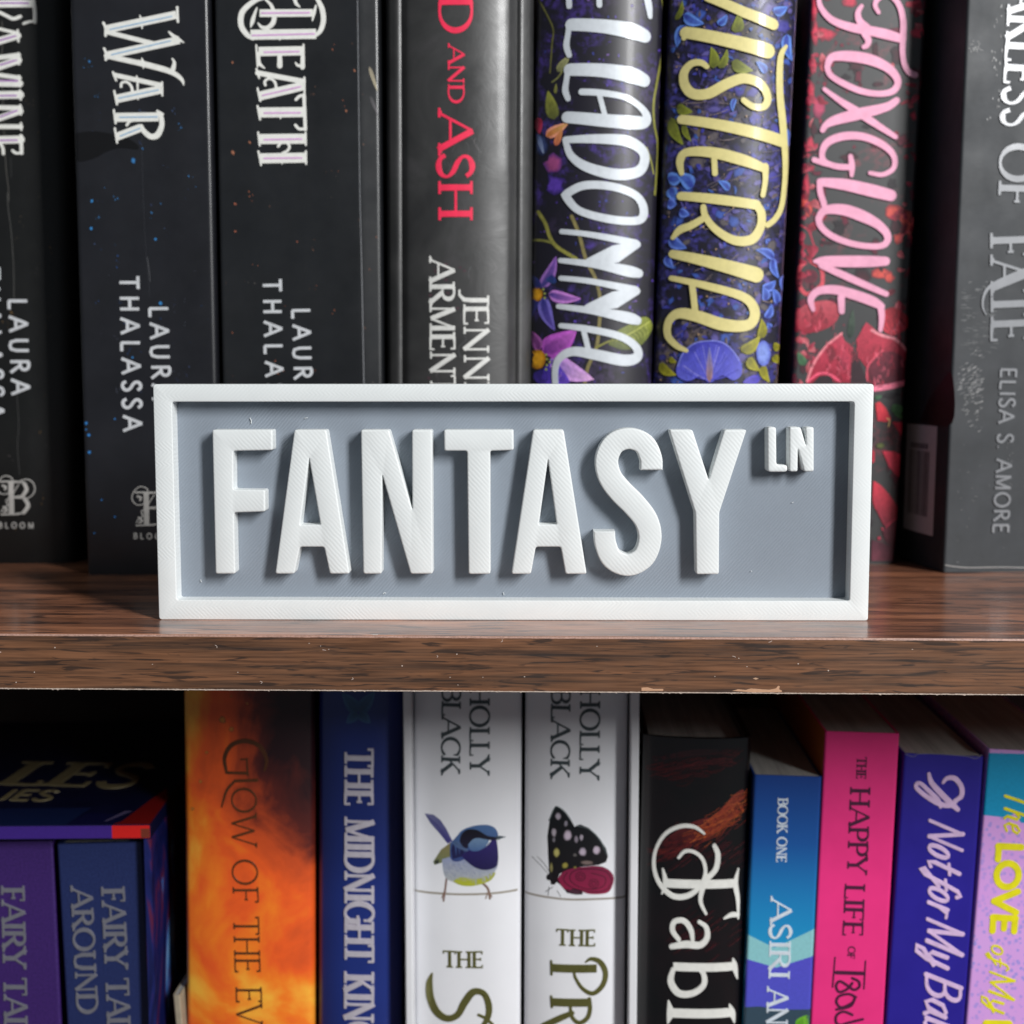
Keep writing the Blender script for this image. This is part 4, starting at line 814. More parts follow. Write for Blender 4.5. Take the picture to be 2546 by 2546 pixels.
n = N('worn_grey_cover', .5, .35, .0)
n.base(n.ramp(n.noise(60, 6, .6), [(.3, lin((44, 47, 50))), (.7, lin((58, 61, 65)))]))
n.bump(n.noise(900, 4, .7), .00006, .5); r = n.rng(n.noise(45, 5, .6), .3, .7); r.node.inputs[3].default_value = .46; r.node.inputs[4].default_value = .62; n.roughness(r)
m_fate = n.m
b = book('turned dark grey paperback at the far right of the upper shelf, barcode on its side', m_fate, .130,
         ((2407, 0), (2345, 1408), (2720, 0), (2650, 1412)), 0, H=.236, D=.105, er=.001, yaw=R(9), group=UG)
def rub(fr):
    a = Art(fr)
    for i in range(150):
        x, y = rnd.uniform(2372, 2440), rnd.gauss(960, 45)
        if x < 2372 + abs(y - 960) * .3: continue
        l = rnd.uniform(3, 8); a.line([(x, y), (x + l, y - l * .55)], rnd.uniform(1, 2.6), rnd.choice([(112, 112, 114), (90, 92, 94), (140, 140, 140)]), False)
    for i in range(80):
        x, y = rnd.uniform(2385, 2470), rnd.uniform(700, 880); l = rnd.uniform(4, 16); a.line([(x, y), (x + l, y + rnd.uniform(-2, 3))], rnd.uniform(.7, 1.8), rnd.choice([(96, 98, 100), (80, 82, 84)]), False)
    for i in range(26):
        x, y = rnd.uniform(2470, 2500), rnd.uniform(10, 300); a.blob((x - y * .06, y), rnd.uniform(.8, 2), rnd.uniform(2, 5), (140, 140, 140), (70, 72, 74), 6)
    for i in range(36):
        x, y = rnd.uniform(2380, 2520), rnd.uniform(1080, 1400); a.blob((x, y), rnd.uniform(.8, 3), rnd.uniform(.6, 1.6), (120, 120, 122), (60, 62, 64), 6)
    for i in range(24): a.blob((2395 + rnd.gauss(0, 8) + 30, 118 + rnd.gauss(0, 8)), 1.5, 1.5, (130, 130, 130), (80, 80, 80), 6)
    a.line([(2350, 1405), (2400, 1411), (2480, 1410), (2546, 1411)], 2.5, (150, 148, 146)); tag(a.done('scuff_marks'), kind='stuff')
rub(b.fr)
m_sil = foil('silver_embossing', (120, 122, 126), .42, .2)
lettering(b, 'title_lettering', text_polys(b.fr, 'ARLESS', (2506, -38), (2489, 316), 98, 'serif') + text_polys(b.fr, 'OF', (2486, 358), (2479, 512), 98, 'serif') + text_polys(b.fr, 'FATE', (2460, 588), (2462, 850), 104, 'serif')
    + trace(b.fr, T(Y1, (1, [(1930, 580, 40), (1840, 615, 36), (1740, 660, 34), (1660, 710, 26), (1625, 780, 18), (1622, 850, 14), (1645, 905, 8)]))), m_sil, .0003)
lettering(b, 'author_lettering', text_polys(b.fr, 'ELISA S. AMORE', (2487, 914), (2467, 1325), 41, 'sans'), m_sil, .0003)
side = Frame(b.root, (-b.W / 2, 0, 0), (0, 1, 0), (0, 0, 1), (1, 0, 0))
a = Art(side)
a.poly([(2168, 1000), (2260, 1000)] and Y2([(600, 480), (660, 330), (760, 180), (860, 90), (862, 490)]), (46, 14, 26), (40, 14, 22), True)
q = [side.ab(p) for p in Y2([(505, 505), (742, 515), (705, 1395), (455, 1345)])]
u0 = q[1][0]; u1 = max(q[0][0], q[3][0]); v0 = (q[2][1]); v1 = (q[1][1])
def upoly(a, pts, col):
    f, g = union([pts]); a._add(f, g, [lin(col)] * len(f))
def urect(a, x0, y0, x1, y1, col): upoly(a, [(x0, y0), (x1, y0), (x1, y1), (x0, y1)], col)
print('LABEL', q)
W_ = .0285; urect(a, u0, v0, u0 + W_, v1, (206, 200, 204)); hh = v1 - v0
x = u0 + .006
while x < u0 + W_ - .004:
    w = rnd.choice((.0004, .0008, .0012)); urect(a, x, v0 + hh * .16, x + w, v1 - hh * .24, (26, 18, 22)); x += w + rnd.choice((.0006, .0012))
for k in range(6): urect(a, u0 + .008 + k * .0028, v1 - hh * .22, u0 + .0097 + k * .0028, v1 - hh * .17, (60, 44, 52))
a.done('barcode_label', print_mat(.5))

# lower row -----------------------------------------------------------------------------------
LG = 'books standing on the lower shelf'; ZB = -.246
BY = R(3.0)
# blue boxed set at the left
n = N('box_print_blue', .3, .5, .2)
z_ = n.axis(2); sw = n.noise(28, 5, .6, n.map((2.5, 1, .5)), 2.0)
col = n.ramp(sw, [(.35, (14, 18, 60)), (.5, (26, 34, 96)), (.58, (96, 30, 52)), (.62, (40, 110, 190)), (.72, (150, 190, 220)), (.8, (24, 50, 130))])
n.base(n.mix(n.mask(n.noise(30, 3), .28, .48), lin((18, 24, 78)), col)); m_boxside = n.m
q0 = plane_hit((374, 2050), (0, .088, 0), Vector((0, 1, 0)))
boxm = Matrix.Translation((q0.x, q0.y, ZB)) @ Matrix.Rotation(BY, 4, 'Z')
bs = empty('slipcase', boxm, 'navy slipcase with a purple and red front rim, holding the purple and blue books', 'slipcase')
BH = q0.z - ZB; BW = .125; TT = .0052; WT = .0026
box('side_panel', (-WT, 0, 0), (0, .15, BH - TT - .0002), m_boxside, bs, .0002); box('side_panel', (-BW, 0, 0), (-BW + WT, .15, BH - TT - .0002), m_boxside, bs, .0002)
m_navy = plain('navy_card', (10, 16, 50), .32, .5, .2, 60, .00002, .2)
box('top_panel', (-BW, .0, BH - TT), (0.0, .15, BH), m_navy, bs, .0003)
box('bottom_panel', (-BW, 0, 0.0), (0, .15, .0025), m_navy, bs)
ff = Frame(bs, (0, 0, 0), (1, 0, 0), (0, 0, 1), (0, 1, 0)); a = Art(ff)
urect(a, -BW, BH - TT + .0003, -.0137, BH - .0003, (62, 34, 130)); urect(a, -.0137, BH - TT + .0003, -.0003, BH - .0003, (214, 30, 26)); urect(a, -.0035, BH - TT + .0004, -.0004, BH - .0015, (120, 50, 34)); a.done('rim_print')
tf = Frame(bs, (0, 0, BH), (1, 0, 0), (0, 1, 0), (0, 0, -1)); a = Art(tf)
upoly(a, [(-.0135, .0003), (-.0003, .0003), (-.0003, .030), (-.004, .045), (-.011, .004)], (120, 18, 18)); upoly(a, [(-.030, .0003), (-.014, .0003), (-.012, .012), (-.026, .014)], (12, 16, 60)); upoly(a, [(-.10, .0003), (-.0302, .0003), (-.0262, .020), (-.10, .020)], (16, 32, 74))
upoly(a, [(-.0175, .004), (-.0165, .004), (-.010, .016), (-.013, .016)], (90, 84, 120)); a.done('cover_print', print_mat(.35))
raised(tf, 'title_lettering', text_polys(tf, 'TALES', (-190, 1952), (336, 1952), 10, 'bold') if False else
       [[tuple(p) for p in pg] for pg in text_polys(tf, 'LES', (-8, 1950), (330, 1958), 200, 'bold')] + text_polys(tf, 'IES', (-6, 1989), (122, 1991), 84, 'sans'), foil('cream_foil', (130, 120, 88), .5, .1), .0002, parent=bs)
n = N('purple_cloth', .5, .4); f = n.noise(1300, 3); n.base(n.mix(n.mask(f, .3, .7), lin((46, 24, 84)), lin((62, 34, 106)))); n.bump(f, .00006, .6); m_pur = n.m
n = N('blue_cloth', .5, .4); f = n.noise(1300, 3); n.base(n.mix(n.mask(f, .3, .7), lin((22, 33, 76)), lin((33, 46, 94)))); n.bump(f, .00006, .6); m_blu = n.m
m_sf = foil('silver_foil_dull', (138, 138, 148), .34, .5)
b = book('purple clothbound book in the slipcase, lettered in silver, its left part out of the frame', m_pur, .0925, ((-95, 2094), (-75, 2546), (130, 2094), (153, 2546)), ZB + .0026, top=(60, 2092), D=.13, er=.001, th=.0015, inset=.001, yaw=BY, group=LG)
lettering(b, 'title_lettering', text_polys(b.fr, 'FAIRY TALES', (3, 2206), (14, 2640), 54, 'bold'), m_sf, .0004, slope=.0002)
b = book('blue clothbound book in the slipcase, lettered in two silver lines, right of the purple one', m_blu, .0915, ((144, 2096), (163, 2546), (352, 2098), (381, 2546)), ZB + .0026, top=(250, 2096), D=.13, er=.001, th=.0015, inset=.001, yaw=BY, group=LG)
lettering(b, 'title_lettering', text_polys(b.fr, 'FAIRY TALES', (252, 2209), (272, 2640), 54, 'bold') + text_polys(b.fr, 'AROUND', (176, 2208), (192, 2519), 50, 'bold'), m_sf, .0004, slope=.0002)

n = N('flame_cover', .36, .45, .1)
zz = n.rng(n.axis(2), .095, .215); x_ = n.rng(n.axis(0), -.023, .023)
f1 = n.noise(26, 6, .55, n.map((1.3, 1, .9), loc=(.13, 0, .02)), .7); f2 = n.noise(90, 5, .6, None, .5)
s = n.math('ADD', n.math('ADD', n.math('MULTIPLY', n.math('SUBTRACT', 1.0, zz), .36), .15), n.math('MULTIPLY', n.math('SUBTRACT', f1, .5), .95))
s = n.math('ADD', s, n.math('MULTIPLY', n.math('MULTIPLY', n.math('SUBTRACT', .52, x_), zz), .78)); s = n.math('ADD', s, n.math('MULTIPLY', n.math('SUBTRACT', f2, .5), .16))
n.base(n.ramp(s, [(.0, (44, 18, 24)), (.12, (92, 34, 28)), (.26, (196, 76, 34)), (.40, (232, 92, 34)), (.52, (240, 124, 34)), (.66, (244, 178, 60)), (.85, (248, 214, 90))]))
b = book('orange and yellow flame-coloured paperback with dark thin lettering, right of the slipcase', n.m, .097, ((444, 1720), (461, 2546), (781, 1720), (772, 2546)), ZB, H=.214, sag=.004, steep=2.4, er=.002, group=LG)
a = Art(b.fr)
for x, y, s_ in [(350, 205, 26), (400, 258, 20), (490, 112, 10), (225, 555, 14), (180, 710, 14), (260, 390, 12), (400, 70, 9)]: a.blob(L6([(x, y)])[0], s_ / 3, s_ / 3, (206, 130, 50), (130, 54, 36), 10, .2)
tag(a.done('flame_print'), kind='stuff')
m_ink = plain('dark_olive_ink', (84, 48, 22), .35)
lettering(b, 'title_lettering', trace(b.fr, T(L6, (1, [(588, 492, 10), (600, 430, 16), (560, 355, 22), (480, 325, 24), (400, 350, 22), (362, 420, 20), (372, 498, 14)]), (1, [(372, 505, 14), (492, 508, 14)], 'l'), (8, [(488, 425), (492, 520)], 'l'), (8, [(455, 430), (492, 428)], 'l'), (15, [(420, 552), (545, 548)], 'l'), (1, [(412, 560, 12), (372, 610, 12), (345, 700, 7)])))
    + text_polys(b.fr, 'OW', (575, 1957), (577, 2103), 61, 'thin') + text_polys(b.fr, 'OF', (576, 2136), (580, 2245), 62, 'thin') + text_polys(b.fr, 'THE', (580, 2281), (584, 2418), 62, 'thin') + text_polys(b.fr, 'EVER', (586, 2454), (592, 2640), 62, 'thin'), m_ink, .00008)

b = book('thin cream booklet squeezed between the navy slipcase and the flame-coloured book', plain('cream_card', (150, 140, 120), .7), .0965, ((431, 2480), (436, 2546), (447, 2480), (454, 2546)), ZB, top=(440, 2474), D=.10, er=.0006, th=.0004, name='booklet', cat='booklet')
n = N('navy_cover', .33, .5, .2); n.base(n.ramp(n.noise(9, 3, .5), [(.3, (20, 34, 92)), (.7, (34, 54, 134))])); n.bump(n.noise(1200, 2), .00001)
b = book('navy book with heavy silver capitals, between the flame-coloured book and the white slipcase', n.m, .097, ((787, 1720), (786, 2546), (1000, 1720), (994, 2546)), ZB, H=.216, sag=.0045, steep=2.6, er=.002, group=LG)
lettering(b, 'title_lettering', text_polys(b.fr, 'THE', (857, 1862), (857, 2001), 69, 'bold') + text_polys(b.fr, 'MIDNIGHT', (857, 2034), (857, 2392), 70, 'bold') + text_polys(b.fr, 'KINGDOM', (856, 2422), (855, 2760), 70, 'bold'), foil('silver_title', (206, 200, 210), .34, .3), .0004, slope=.0002)
a = Art(b.fr)
for p, q, w in [((1120, 160), (1030, 50), 34), ((1125, 160), (1215, 45), 34), ((1115, 165), (1055, 225), 26), ((1128, 165), (1190, 225), 26)]: a.petal(*L6([p, q]), w, (44, 80, 120), (60, 104, 150))
a.done('butterfly_emblem')

m_wh = plain('white_gloss_card', (226, 227, 230), .3, .5, .02, 60, .00001, .3)
q0 = plane_hit((1002, 1720), (0, .090, 0), Vector((0, 1, 0))); q1 = plane_hit((1590, 1722), (0, .090, 0), Vector((0, 1, 0)))
wc = empty('slipcase', Matrix.Translation(((q0.x + q1.x) / 2, .090, ZB)), 'white slipcase holding the two white books with the bird and the butterfly', 'slipcase')
hw = (q1.x - q0.x) / 2
box('side_panel', (-hw, 0, 0), (-hw + .0027, .15, .2135), m_wh, wc, .0004); box('side_panel', (hw - .0030, 0, 0), (hw, .15, .2135), m_wh, wc, .0004)
box('top_panel', (-hw, 0, .2136), (hw, .15, .2163), m_wh, wc, .0004); box('bottom_panel', (-hw, 0, 0), (hw, .15, .0024), m_wh, wc)
TEAL = (62, 72, 76); m_teal = plain('slate_ink', TEAL, .35); m_gold = foil('dark_gold_foil', (120, 118, 66), .3, .6)
m_cov = plain('white_cover', (226, 227, 231), .36, .5, .02, 60, .00001, .1)
b = book('white book with a small blue bird on its spine, left one in the white slipcase', m_cov, .0945, ((1024, 1722), (1030, 2546), (1297, 1722), (1292, 2546)), ZB + .0025, H=.2105, D=.13, sag=.0045, steep=2.6, er=.0015, th=.0015, inset=.001, group=LG)
lettering(b, 'author_lettering', text_polys(b.fr, 'HOLLY', (1168, 1706), (1168, 1926), 48, 'serif') + text_polys(b.fr, 'BLACK', (1099, 1704), (1097, 1923), 46, 'serif'), m_teal, .0001)
lettering(b, 'title_lettering', text_polys(b.fr, 'THE', (1103, 2404), (1201, 2406), 42, 'serif') + trace(b.fr, T(L7, (1, [(215, 1645, 8), (200, 1700, 34), (205, 1780, 42), (240, 1860, 42), (300, 1900, 36), (360, 1880, 34), (400, 1810, 40), (450, 1750, 38), (510, 1760, 30), (538, 1830, 34), (530, 1900, 30), (490, 1960, 20)]), (14, [(480, 1880), (520, 1900), (560, 1935)]))), m_gold, .0002)
a = Art(b.fr); z = R6
a.line(L7([(112, 1165), (250, 1190), (400, 1196), (560, 1190), (697, 1170)]), 5, (150, 142, 128))
a.line(z([(300, 780), (292, 850), (285, 900), (275, 965)]), 5, (128, 100, 90)); a.line(z([(600, 820), (640, 860), (655, 910), (660, 945)]), 6, (128, 104, 90)); a.line(z([(640, 900), (625, 945)]), 3, (128, 104, 90)); a.line(z([(655, 900), (676, 930)]), 3, (128, 104, 90)); a.line(z([(285, 880), (262, 940)]), 3, (128, 104, 90))
a.poly(z([(118, 240), (190, 250), (250, 295), (300, 370), (350, 470), (310, 492), (240, 405), (165, 320)]), (104, 106, 146), (66, 60, 130)); a.line(z([(140, 265), (230, 350), (320, 470)]), 3, (60, 58, 120))
a.poly(z([(335, 480), (255, 540), (190, 640), (200, 668), (330, 625), (380, 570)]), (140, 128, 84), (108, 120, 84)); a.poly(z([(190, 640), (200, 668), (240, 655), (235, 620)]), (50, 56, 46))
a.poly(z([(262, 620), (330, 600), (420, 560), (640, 620), (718, 640), (715, 700), (650, 780), (560, 832), (450, 842), (360, 812), (285, 760)]), (140, 150, 190), (172, 176, 170), True)
a.poly(z([(355, 800), (420, 770), (560, 782), (700, 728), (672, 790), (600, 824), (520, 842), (450, 842), (390, 826)]), (160, 162, 84), (172, 178, 40), True)
for i in range(120):
    x, y = rnd.uniform(290, 640), rnd.uniform(630, 790); a.line(z([(x, y), (x + 12, y + 16)]), .9, rnd.choice([(150, 158, 178), (186, 188, 190), (120, 128, 160)]), False)
a.poly(z([(330, 490), (390, 425), (430, 380), (520, 345), (630, 335), (700, 360), (728, 420), (700, 460), (640, 470), (560, 560), (470, 610), (390, 640), (335, 612)]), (72, 104, 150), (54, 70, 124), True)
a.poly(z([(330, 500), (380, 490), (470, 560), (420, 600), (350, 618)]), (30, 30, 74)); a.petal(*z([(350, 470), (490, 560)]), 14, (76, 100, 140), (90, 110, 150))
a.poly(z([(420, 590), (500, 540), (620, 520), (700, 440), (724, 520), (728, 640), (700, 690), (620, 710), (540, 690), (470, 640)]), (46, 36, 104), (28, 22, 70), True)
a.poly(z([(408, 470), (425, 410), (480, 372), (560, 380), (640, 425), (720, 440), (700, 462), (620, 458), (560, 450), (500, 480), (470, 530), (430, 510)]), (14, 12, 24), (30, 26, 50), True)
a.poly(z([(478, 500), (520, 455), (570, 445), (650, 465), (620, 520), (560, 550), (505, 548)]), (110, 138, 170), (70, 100, 146), True); a.poly(z([(712, 424), (760, 428), (796, 434), (755, 448), (722, 462)]), (64, 78, 88))
a.done('bird_print')
b = book('white book with a black and crimson butterfly on its spine, inside the white slipcase', m_cov, .0945, ((1305, 1722), (1304, 2546), (1564, 1722), (1554, 2546)), ZB + .0025, H=.2105, D=.13, sag=.0045, steep=2.6, er=.0015, th=.0015, inset=.001, group=LG)
lettering(b, 'author_lettering', text_polys(b.fr, 'HOLLY', (1443, 1712), (1441, 1938), 48, 'serif') + text_polys(b.fr, 'BLACK', (1371, 1710), (1369, 1932), 46, 'serif'), m_teal, .0001)
lettering(b, 'title_lettering', text_polys(b.fr, 'THE', (1384, 2350), (1480, 2352), 42, 'serif') + trace(b.fr, T(L7, (44, [(892, 1612), (1150, 1616)], 'lb'), (12, [(892, 1575), (894, 1650)], 'l'), (1, [(1088, 1580, 8), (1120, 1562, 20), (1170, 1580, 26), (1200, 1640, 28), (1185, 1710, 28), (1130, 1758, 24), (1070, 1730, 18), (1030, 1670, 14), (1022, 1635, 12)]),
    (44, [(892, 1806), (1112, 1810)], 'lb'), (12, [(892, 1775), (896, 1835)], 'l'), (1, [(1108, 1790, 20), (1112, 1850, 22), (1095, 1900, 24), (1050, 1925, 22), (1010, 1890, 18), (1000, 1830, 14)]), (1, [(1010, 1870, 26), (940, 1900, 34), (850, 1940, 30)]))), m_gold, .0002)
a = Art(b.fr)
a.line(L7([(745, 1180), (860, 1210), (1000, 1225), (1160, 1222), (1312, 1205)]), 5, (150, 142, 132))
a.line(z([(1150, 750), (1080, 670), (1008, 598)]), 1.4, (60, 56, 60)); a.line(z([(1160, 740), (1110, 660), (1052, 598)]), 1.4, (60, 56, 60))
a.poly(z([(1150, 760), (1142, 600), (1135, 430), (1155, 290), (1185, 205), (1215, 182), (1270, 215), (1325, 285), (1362, 352), (1385, 338), (1410, 332), (1480, 362), (1560, 440), (1622, 530), (1638, 600), (1620, 645), (1560, 668), (1440, 680), (1330, 700), (1240, 740), (1200, 830), (1165, 830)]), (14, 18, 22), (22, 16, 20), False)
a.line(z([(1150, 300), (1190, 206), (1218, 186), (1280, 230), (1330, 300)]), 3, (86, 96, 98)); a.line(z([(1390, 344), (1480, 372), (1570, 460), (1630, 580)]), 3, (80, 90, 92))
a.poly(z([(1180, 790), (1240, 830), (1300, 900), (1420, 915), (1430, 900), (1330, 850), (1260, 760)]), (26, 14, 20)); a.blob(z([(1148, 770)])[0], 7, 8, (20, 18, 22), (40, 36, 40), 10)
a.poly(z([(1222, 782), (1260, 730), (1330, 700), (1450, 682), (1560, 676), (1640, 705), (1684, 760), (1680, 820), (1650, 885), (1590, 908), (1480, 908), (1400, 882), (1310, 880), (1255, 845)]), (120, 26, 62), (140, 30, 66), True)
for cx, cy in [(1410, 765), (1520, 822)]:
    for r_ in (18, 36): a.line([p[:2] for p in z([(cx + r_ * math.cos(t * .7) * 1.1, cy + r_ * math.sin(t * .7)) for t in range(10)])], 2.0, (56, 14, 32))
a.line(z([(1300, 730), (1270, 790), (1330, 850), (1430, 880), (1560, 890), (1640, 860), (1665, 790), (1620, 725), (1500, 700), (1360, 715), (1320, 780), (1380, 840), (1500, 870), (1600, 840), (1610, 770), (1500, 735)]), 2.2, (60, 14, 34))
a.blob(z([(1360, 890)])[0], 22, 7, (70, 36, 52), (30, 14, 22), 10, 0, .15)
for p in [[(1150, 850), (1140, 920)], [(1180, 850), (1120, 890)], [(1215, 880), (1245, 930)]]: a.line(z(p), 1.6, (30, 26, 30), False)
for x, y, rx, ry, c in [(1225, 265, 26, 34, (170, 160, 172)), (1290, 325, 16, 28, (140, 134, 146)), (1190, 400, 22, 40, (170, 160, 170)), (1190, 460, 14, 24, (120, 116, 124)), (1305, 425, 36, 48, (196, 180, 196)), (1375, 455, 18, 34, (140, 130, 142)), (1418, 440, 18, 30, (170, 160, 172)), (1428, 560, 34, 38, (186, 172, 188)), (1542, 545, 34, 40, (196, 180, 196)), (1212, 565, 28, 42, (176, 168, 100)), (1282, 672, 28, 28, (150, 140, 66)), (1168, 690, 14, 44, (140, 132, 84)), (1365, 585, 18, 16, (96, 92, 92)), (1465, 648, 60, 20, (120, 104, 100)), (1365, 688, 16, 10, (130, 120, 60))]:
    a.blob(z([(x, y)])[0], rx / 3.3, ry / 3.3, c, tuple(v * .25 for v in c), 12, .12)
a.done('butterfly_print')

n = N('black_fable_jacket', .3, .5, .3); n.base(n.ramp(n.noise(30, 5, .6), [(.4, (10, 10, 12)), (.75, (26, 14, 18))])); n.bump(n.noise(50, 4), .0002, .2)
b = book('black hardback with flame-red wisps and white lettering Fabl, top of its pages showing', n.m, .094, ((1598, 1828), (1586, 2546), (1875, 1842), (1845, 2546)), ZB, top=(1735, 1836), D=.135, sag=.0035, steep=2.6, er=.002, th=.002, inset=.003, group=LG)
a = Art(b.fr)
for p, q, w, c1, c2 in [((700, 630), (430, 900), 40, (150, 60, 34), (120, 40, 34)), ((690, 680), (330, 920), 34, (186, 84, 40), (90, 24, 28)), ((560, 770), (130, 960), 36, (110, 36, 34), (50, 16, 22)), ((690, 600), (520, 760), 22, (110, 40, 34), (160, 66, 40)), ((560, 390), (110, 450), 16, (30, 14, 18), (60, 20, 26)), ((640, 440), (220, 500), 14, (40, 16, 20), (70, 22, 28))]:
    p, q = L8([p, q]); a.petal(p, q, w, c1, c2, bend=.05)
for i in range(260):
    t = rnd.random(); x0, y0 = 690 - 480 * t + rnd.gauss(0, 18), 640 + 330 * t ** .7 + rnd.gauss(0, 34 - 14 * t); l = rnd.uniform(40, 130); an = 2.45 + rnd.gauss(0, .18) + .35 * t
    c = rnd.choice([(196, 84, 40), (150, 54, 36), (214, 112, 54), (110, 34, 34)]) if t < .55 else rnd.choice([(96, 24, 30), (70, 20, 26), (120, 40, 34)])
    p = L8([(x0, y0), (x0 + l * .5 * math.cos(an) + 4, y0 + l * .5 * math.sin(an)), (x0 + l * math.cos(an), y0 + l * math.sin(an + .1))])
    if max(q[0] for q in p) < 1868: a.line(p, rnd.uniform(.5, 1.3), tuple(v * .85 for v in c))
for i in range(120):
    x0, y0 = rnd.uniform(100, 560), 430 + rnd.gauss(0, 30); y0 += 60 * math.sin(x0 / 160.); a.line(L8([(x0, y0), (x0 + 50, y0 + rnd.uniform(-18, 14)), (x0 + 100, y0 + rnd.uniform(-34, 10))]), rnd.uniform(.4, 1.0), rnd.choice([(70, 20, 26), (50, 16, 22), (96, 30, 32)]))
for i in range(120):
    x0, y0 = rnd.uniform(200, 640), rnd.choice((rnd.gauss(980, 60), rnd.gauss(1450, 70))); a.line(L8([(x0, y0), (x0 + 30, y0 - 20), (x0 + 60, y0 - 44)]), rnd.uniform(.6, 1.4), rnd.choice([(60, 20, 28), (84, 30, 34)]))
tag(a.done('wisp_print', print_mat(.35, .2, .35)), kind='stuff')
lettering(b, 'title_lettering', trace(b.fr, T(L8, (1, [(435, 850, 8), (380, 812, 16), (300, 808, 20), (215, 850, 18), (160, 940, 14), (150, 1040, 16), (180, 1130, 20), (250, 1200, 26), (330, 1205, 28), (400, 1160, 24), (440, 1080, 18), (428, 1000, 16), (380, 955, 15), (325, 950, 16), (290, 985, 14)]),
    (1, [(492, 918, 20), (512, 970, 26), (500, 1050, 28), (450, 1110, 26), (420, 1180, 24), (415, 1240, 18), (445, 1305, 10)]), (44, [(215, 1130), (610, 1130)], 'lb'), (1, [(200, 1050, 6), (215, 1130, 24), (195, 1190, 6)], ''), (1, [(628, 1050, 8), (612, 1130, 26), (625, 1220, 20), (628, 1330, 8)], ''), (1, [(625, 1310, 20), (590, 1310, 24), (548, 1330, 8)]),
    (1, [(250, 1490, 26), (330, 1478, 36), (410, 1482, 34), (450, 1440, 30), (445, 1380, 22), (405, 1350, 16)]), (1, [(370, 1475, 14), (360, 1400, 24), (320, 1345, 26), (265, 1350, 26), (255, 1400, 24), (290, 1450, 20)]),
    (42, [(260, 1604), (610, 1600)], 'lb'), (1, [(598, 1560, 6), (606, 1600, 30), (622, 1670, 6)], ''), (1, [(258, 1620, 22), (245, 1690, 32), (290, 1755, 34), (370, 1755, 32), (430, 1710, 30), (432, 1650, 24), (400, 1610, 18)]),
    (46, [(240, 1866), (592, 1862)], 'lb'), (1, [(232, 1800, 6), (242, 1866, 34), (228, 1925, 6)], ''), (1, [(578, 1820, 6), (594, 1866, 30), (606, 1920, 6)], ''))), foil('ivory_foil', (232, 232, 226), .34, .1), .0004, slope=.0002)

n = N('blue_gradient_cover', .4, .4, .05); zz = n.rng(n.axis(2), .105, .180)
n.base(n.ramp(zz, [(.0, (34, 156, 202)), (.25, (28, 134, 190)), (.65, (24, 84, 156)), (1.0, (22, 62, 138))]))
b = book('small blue paperback with a pale chevron, lettered BOOK ONE, left of the pink book', n.m, .094, ((1875, 1926), (1849, 2546), (2044, 1932), (2014, 2546)), ZB, top=(1960, 1929), D=.105, er=.001, group=LG)
a = Art(b.fr)
a.poly(L8([(676, 1415), (835, 1500), (1072, 1380), (1075, 2300), (640, 2300)]), (140, 200, 206)); a.poly(L8([(672, 1556), (845, 1612), (1068, 1535), (1075, 2300), (640, 2300)]), (84, 80, 200), (74, 90, 196)); a.poly(L8([(655, 1830), (750, 1832), (860, 1850), (1042, 1842), (1050, 2300), (640, 2300)]), (52, 74, 90))
a.petal(*L8([(960, 1950), (1035, 1880)]), 26, (96, 170, 40), (120, 190, 50)); a.petal(*L8([(1040, 1960), (1000, 1890)]), 16, (110, 180, 50), (130, 200, 60)); a.done('chevron_print')
lettering(b, 'lettering', text_polys(b.fr, 'BOOK ONE', (1934, 1985), (1930, 2143), 24, 'serif') + text_polys(b.fr, 'ASIRI', (1916, 2233), (1911, 2432), 50, 'serif') + text_polys(b.fr, 'ANDREW', (1907, 2458), (1902, 2730), 50, 'serif'), plain('pale_ink', (206, 216, 226), .4), .00015)

b = book('bright pink paperback with dark lettering THE HAPPY LIFE OF, between two blue books', plain('hot_pink_cover', (232, 50, 128), .42, .4, .04, 80), .094, ((2052, 1817), (2016, 2546), (2237, 1826), (2196, 2546)), ZB, top=(2145, 1821), D=.125, er=.0008, group=LG)
fs = Frame(b.root, (-b.W / 2, 0, 0), (0, 1, 0), (0, 0, 1), (1, 0, 0)); a = Art(fs); urect(a, .0012, .0, .124, b.H - .0002, (196, 104, 40)); a.done('back_cover_print')
m_plum = plain('plum_ink', (70, 22, 54), .4)
lettering(b, 'title_lettering', text_polys(b.fr, 'THE', (2131, 1883), (2129, 1936), 23, 'serif') + text_polys(b.fr, 'HAPPY', (2114, 1959), (2106, 2172), 48, 'serif') + text_polys(b.fr, 'LIFE', (2101, 2199), (2095, 2326), 48, 'serif') + text_polys(b.fr, 'OF', (2109, 2353), (2107, 2383), 17, 'serif')
    + trace(b.fr, T(R1, (20, [(410, 1640), (565, 1645)], 'l'), (7, [(402, 1555), (388, 1722)], 'l'), (7, [(575, 1575), (566, 1732)], 'l'), (13, [(500, 1672), (535, 1690), (540, 1720), (510, 1738), (470, 1712), (430, 1690), (408, 1715), (425, 1750), (470, 1735), (500, 1700)]),
      (13, [(520, 1780), (480, 1762), (425, 1775), (410, 1810), (440, 1838), (500, 1812), (515, 1782), (490, 1830), (410, 1850)]), (13, [(500, 1880), (450, 1862), (410, 1885), (412, 1930), (460, 1940)]), (12, [(560, 1905), (480, 1925), (400, 1950)]))), m_plum, .0001)

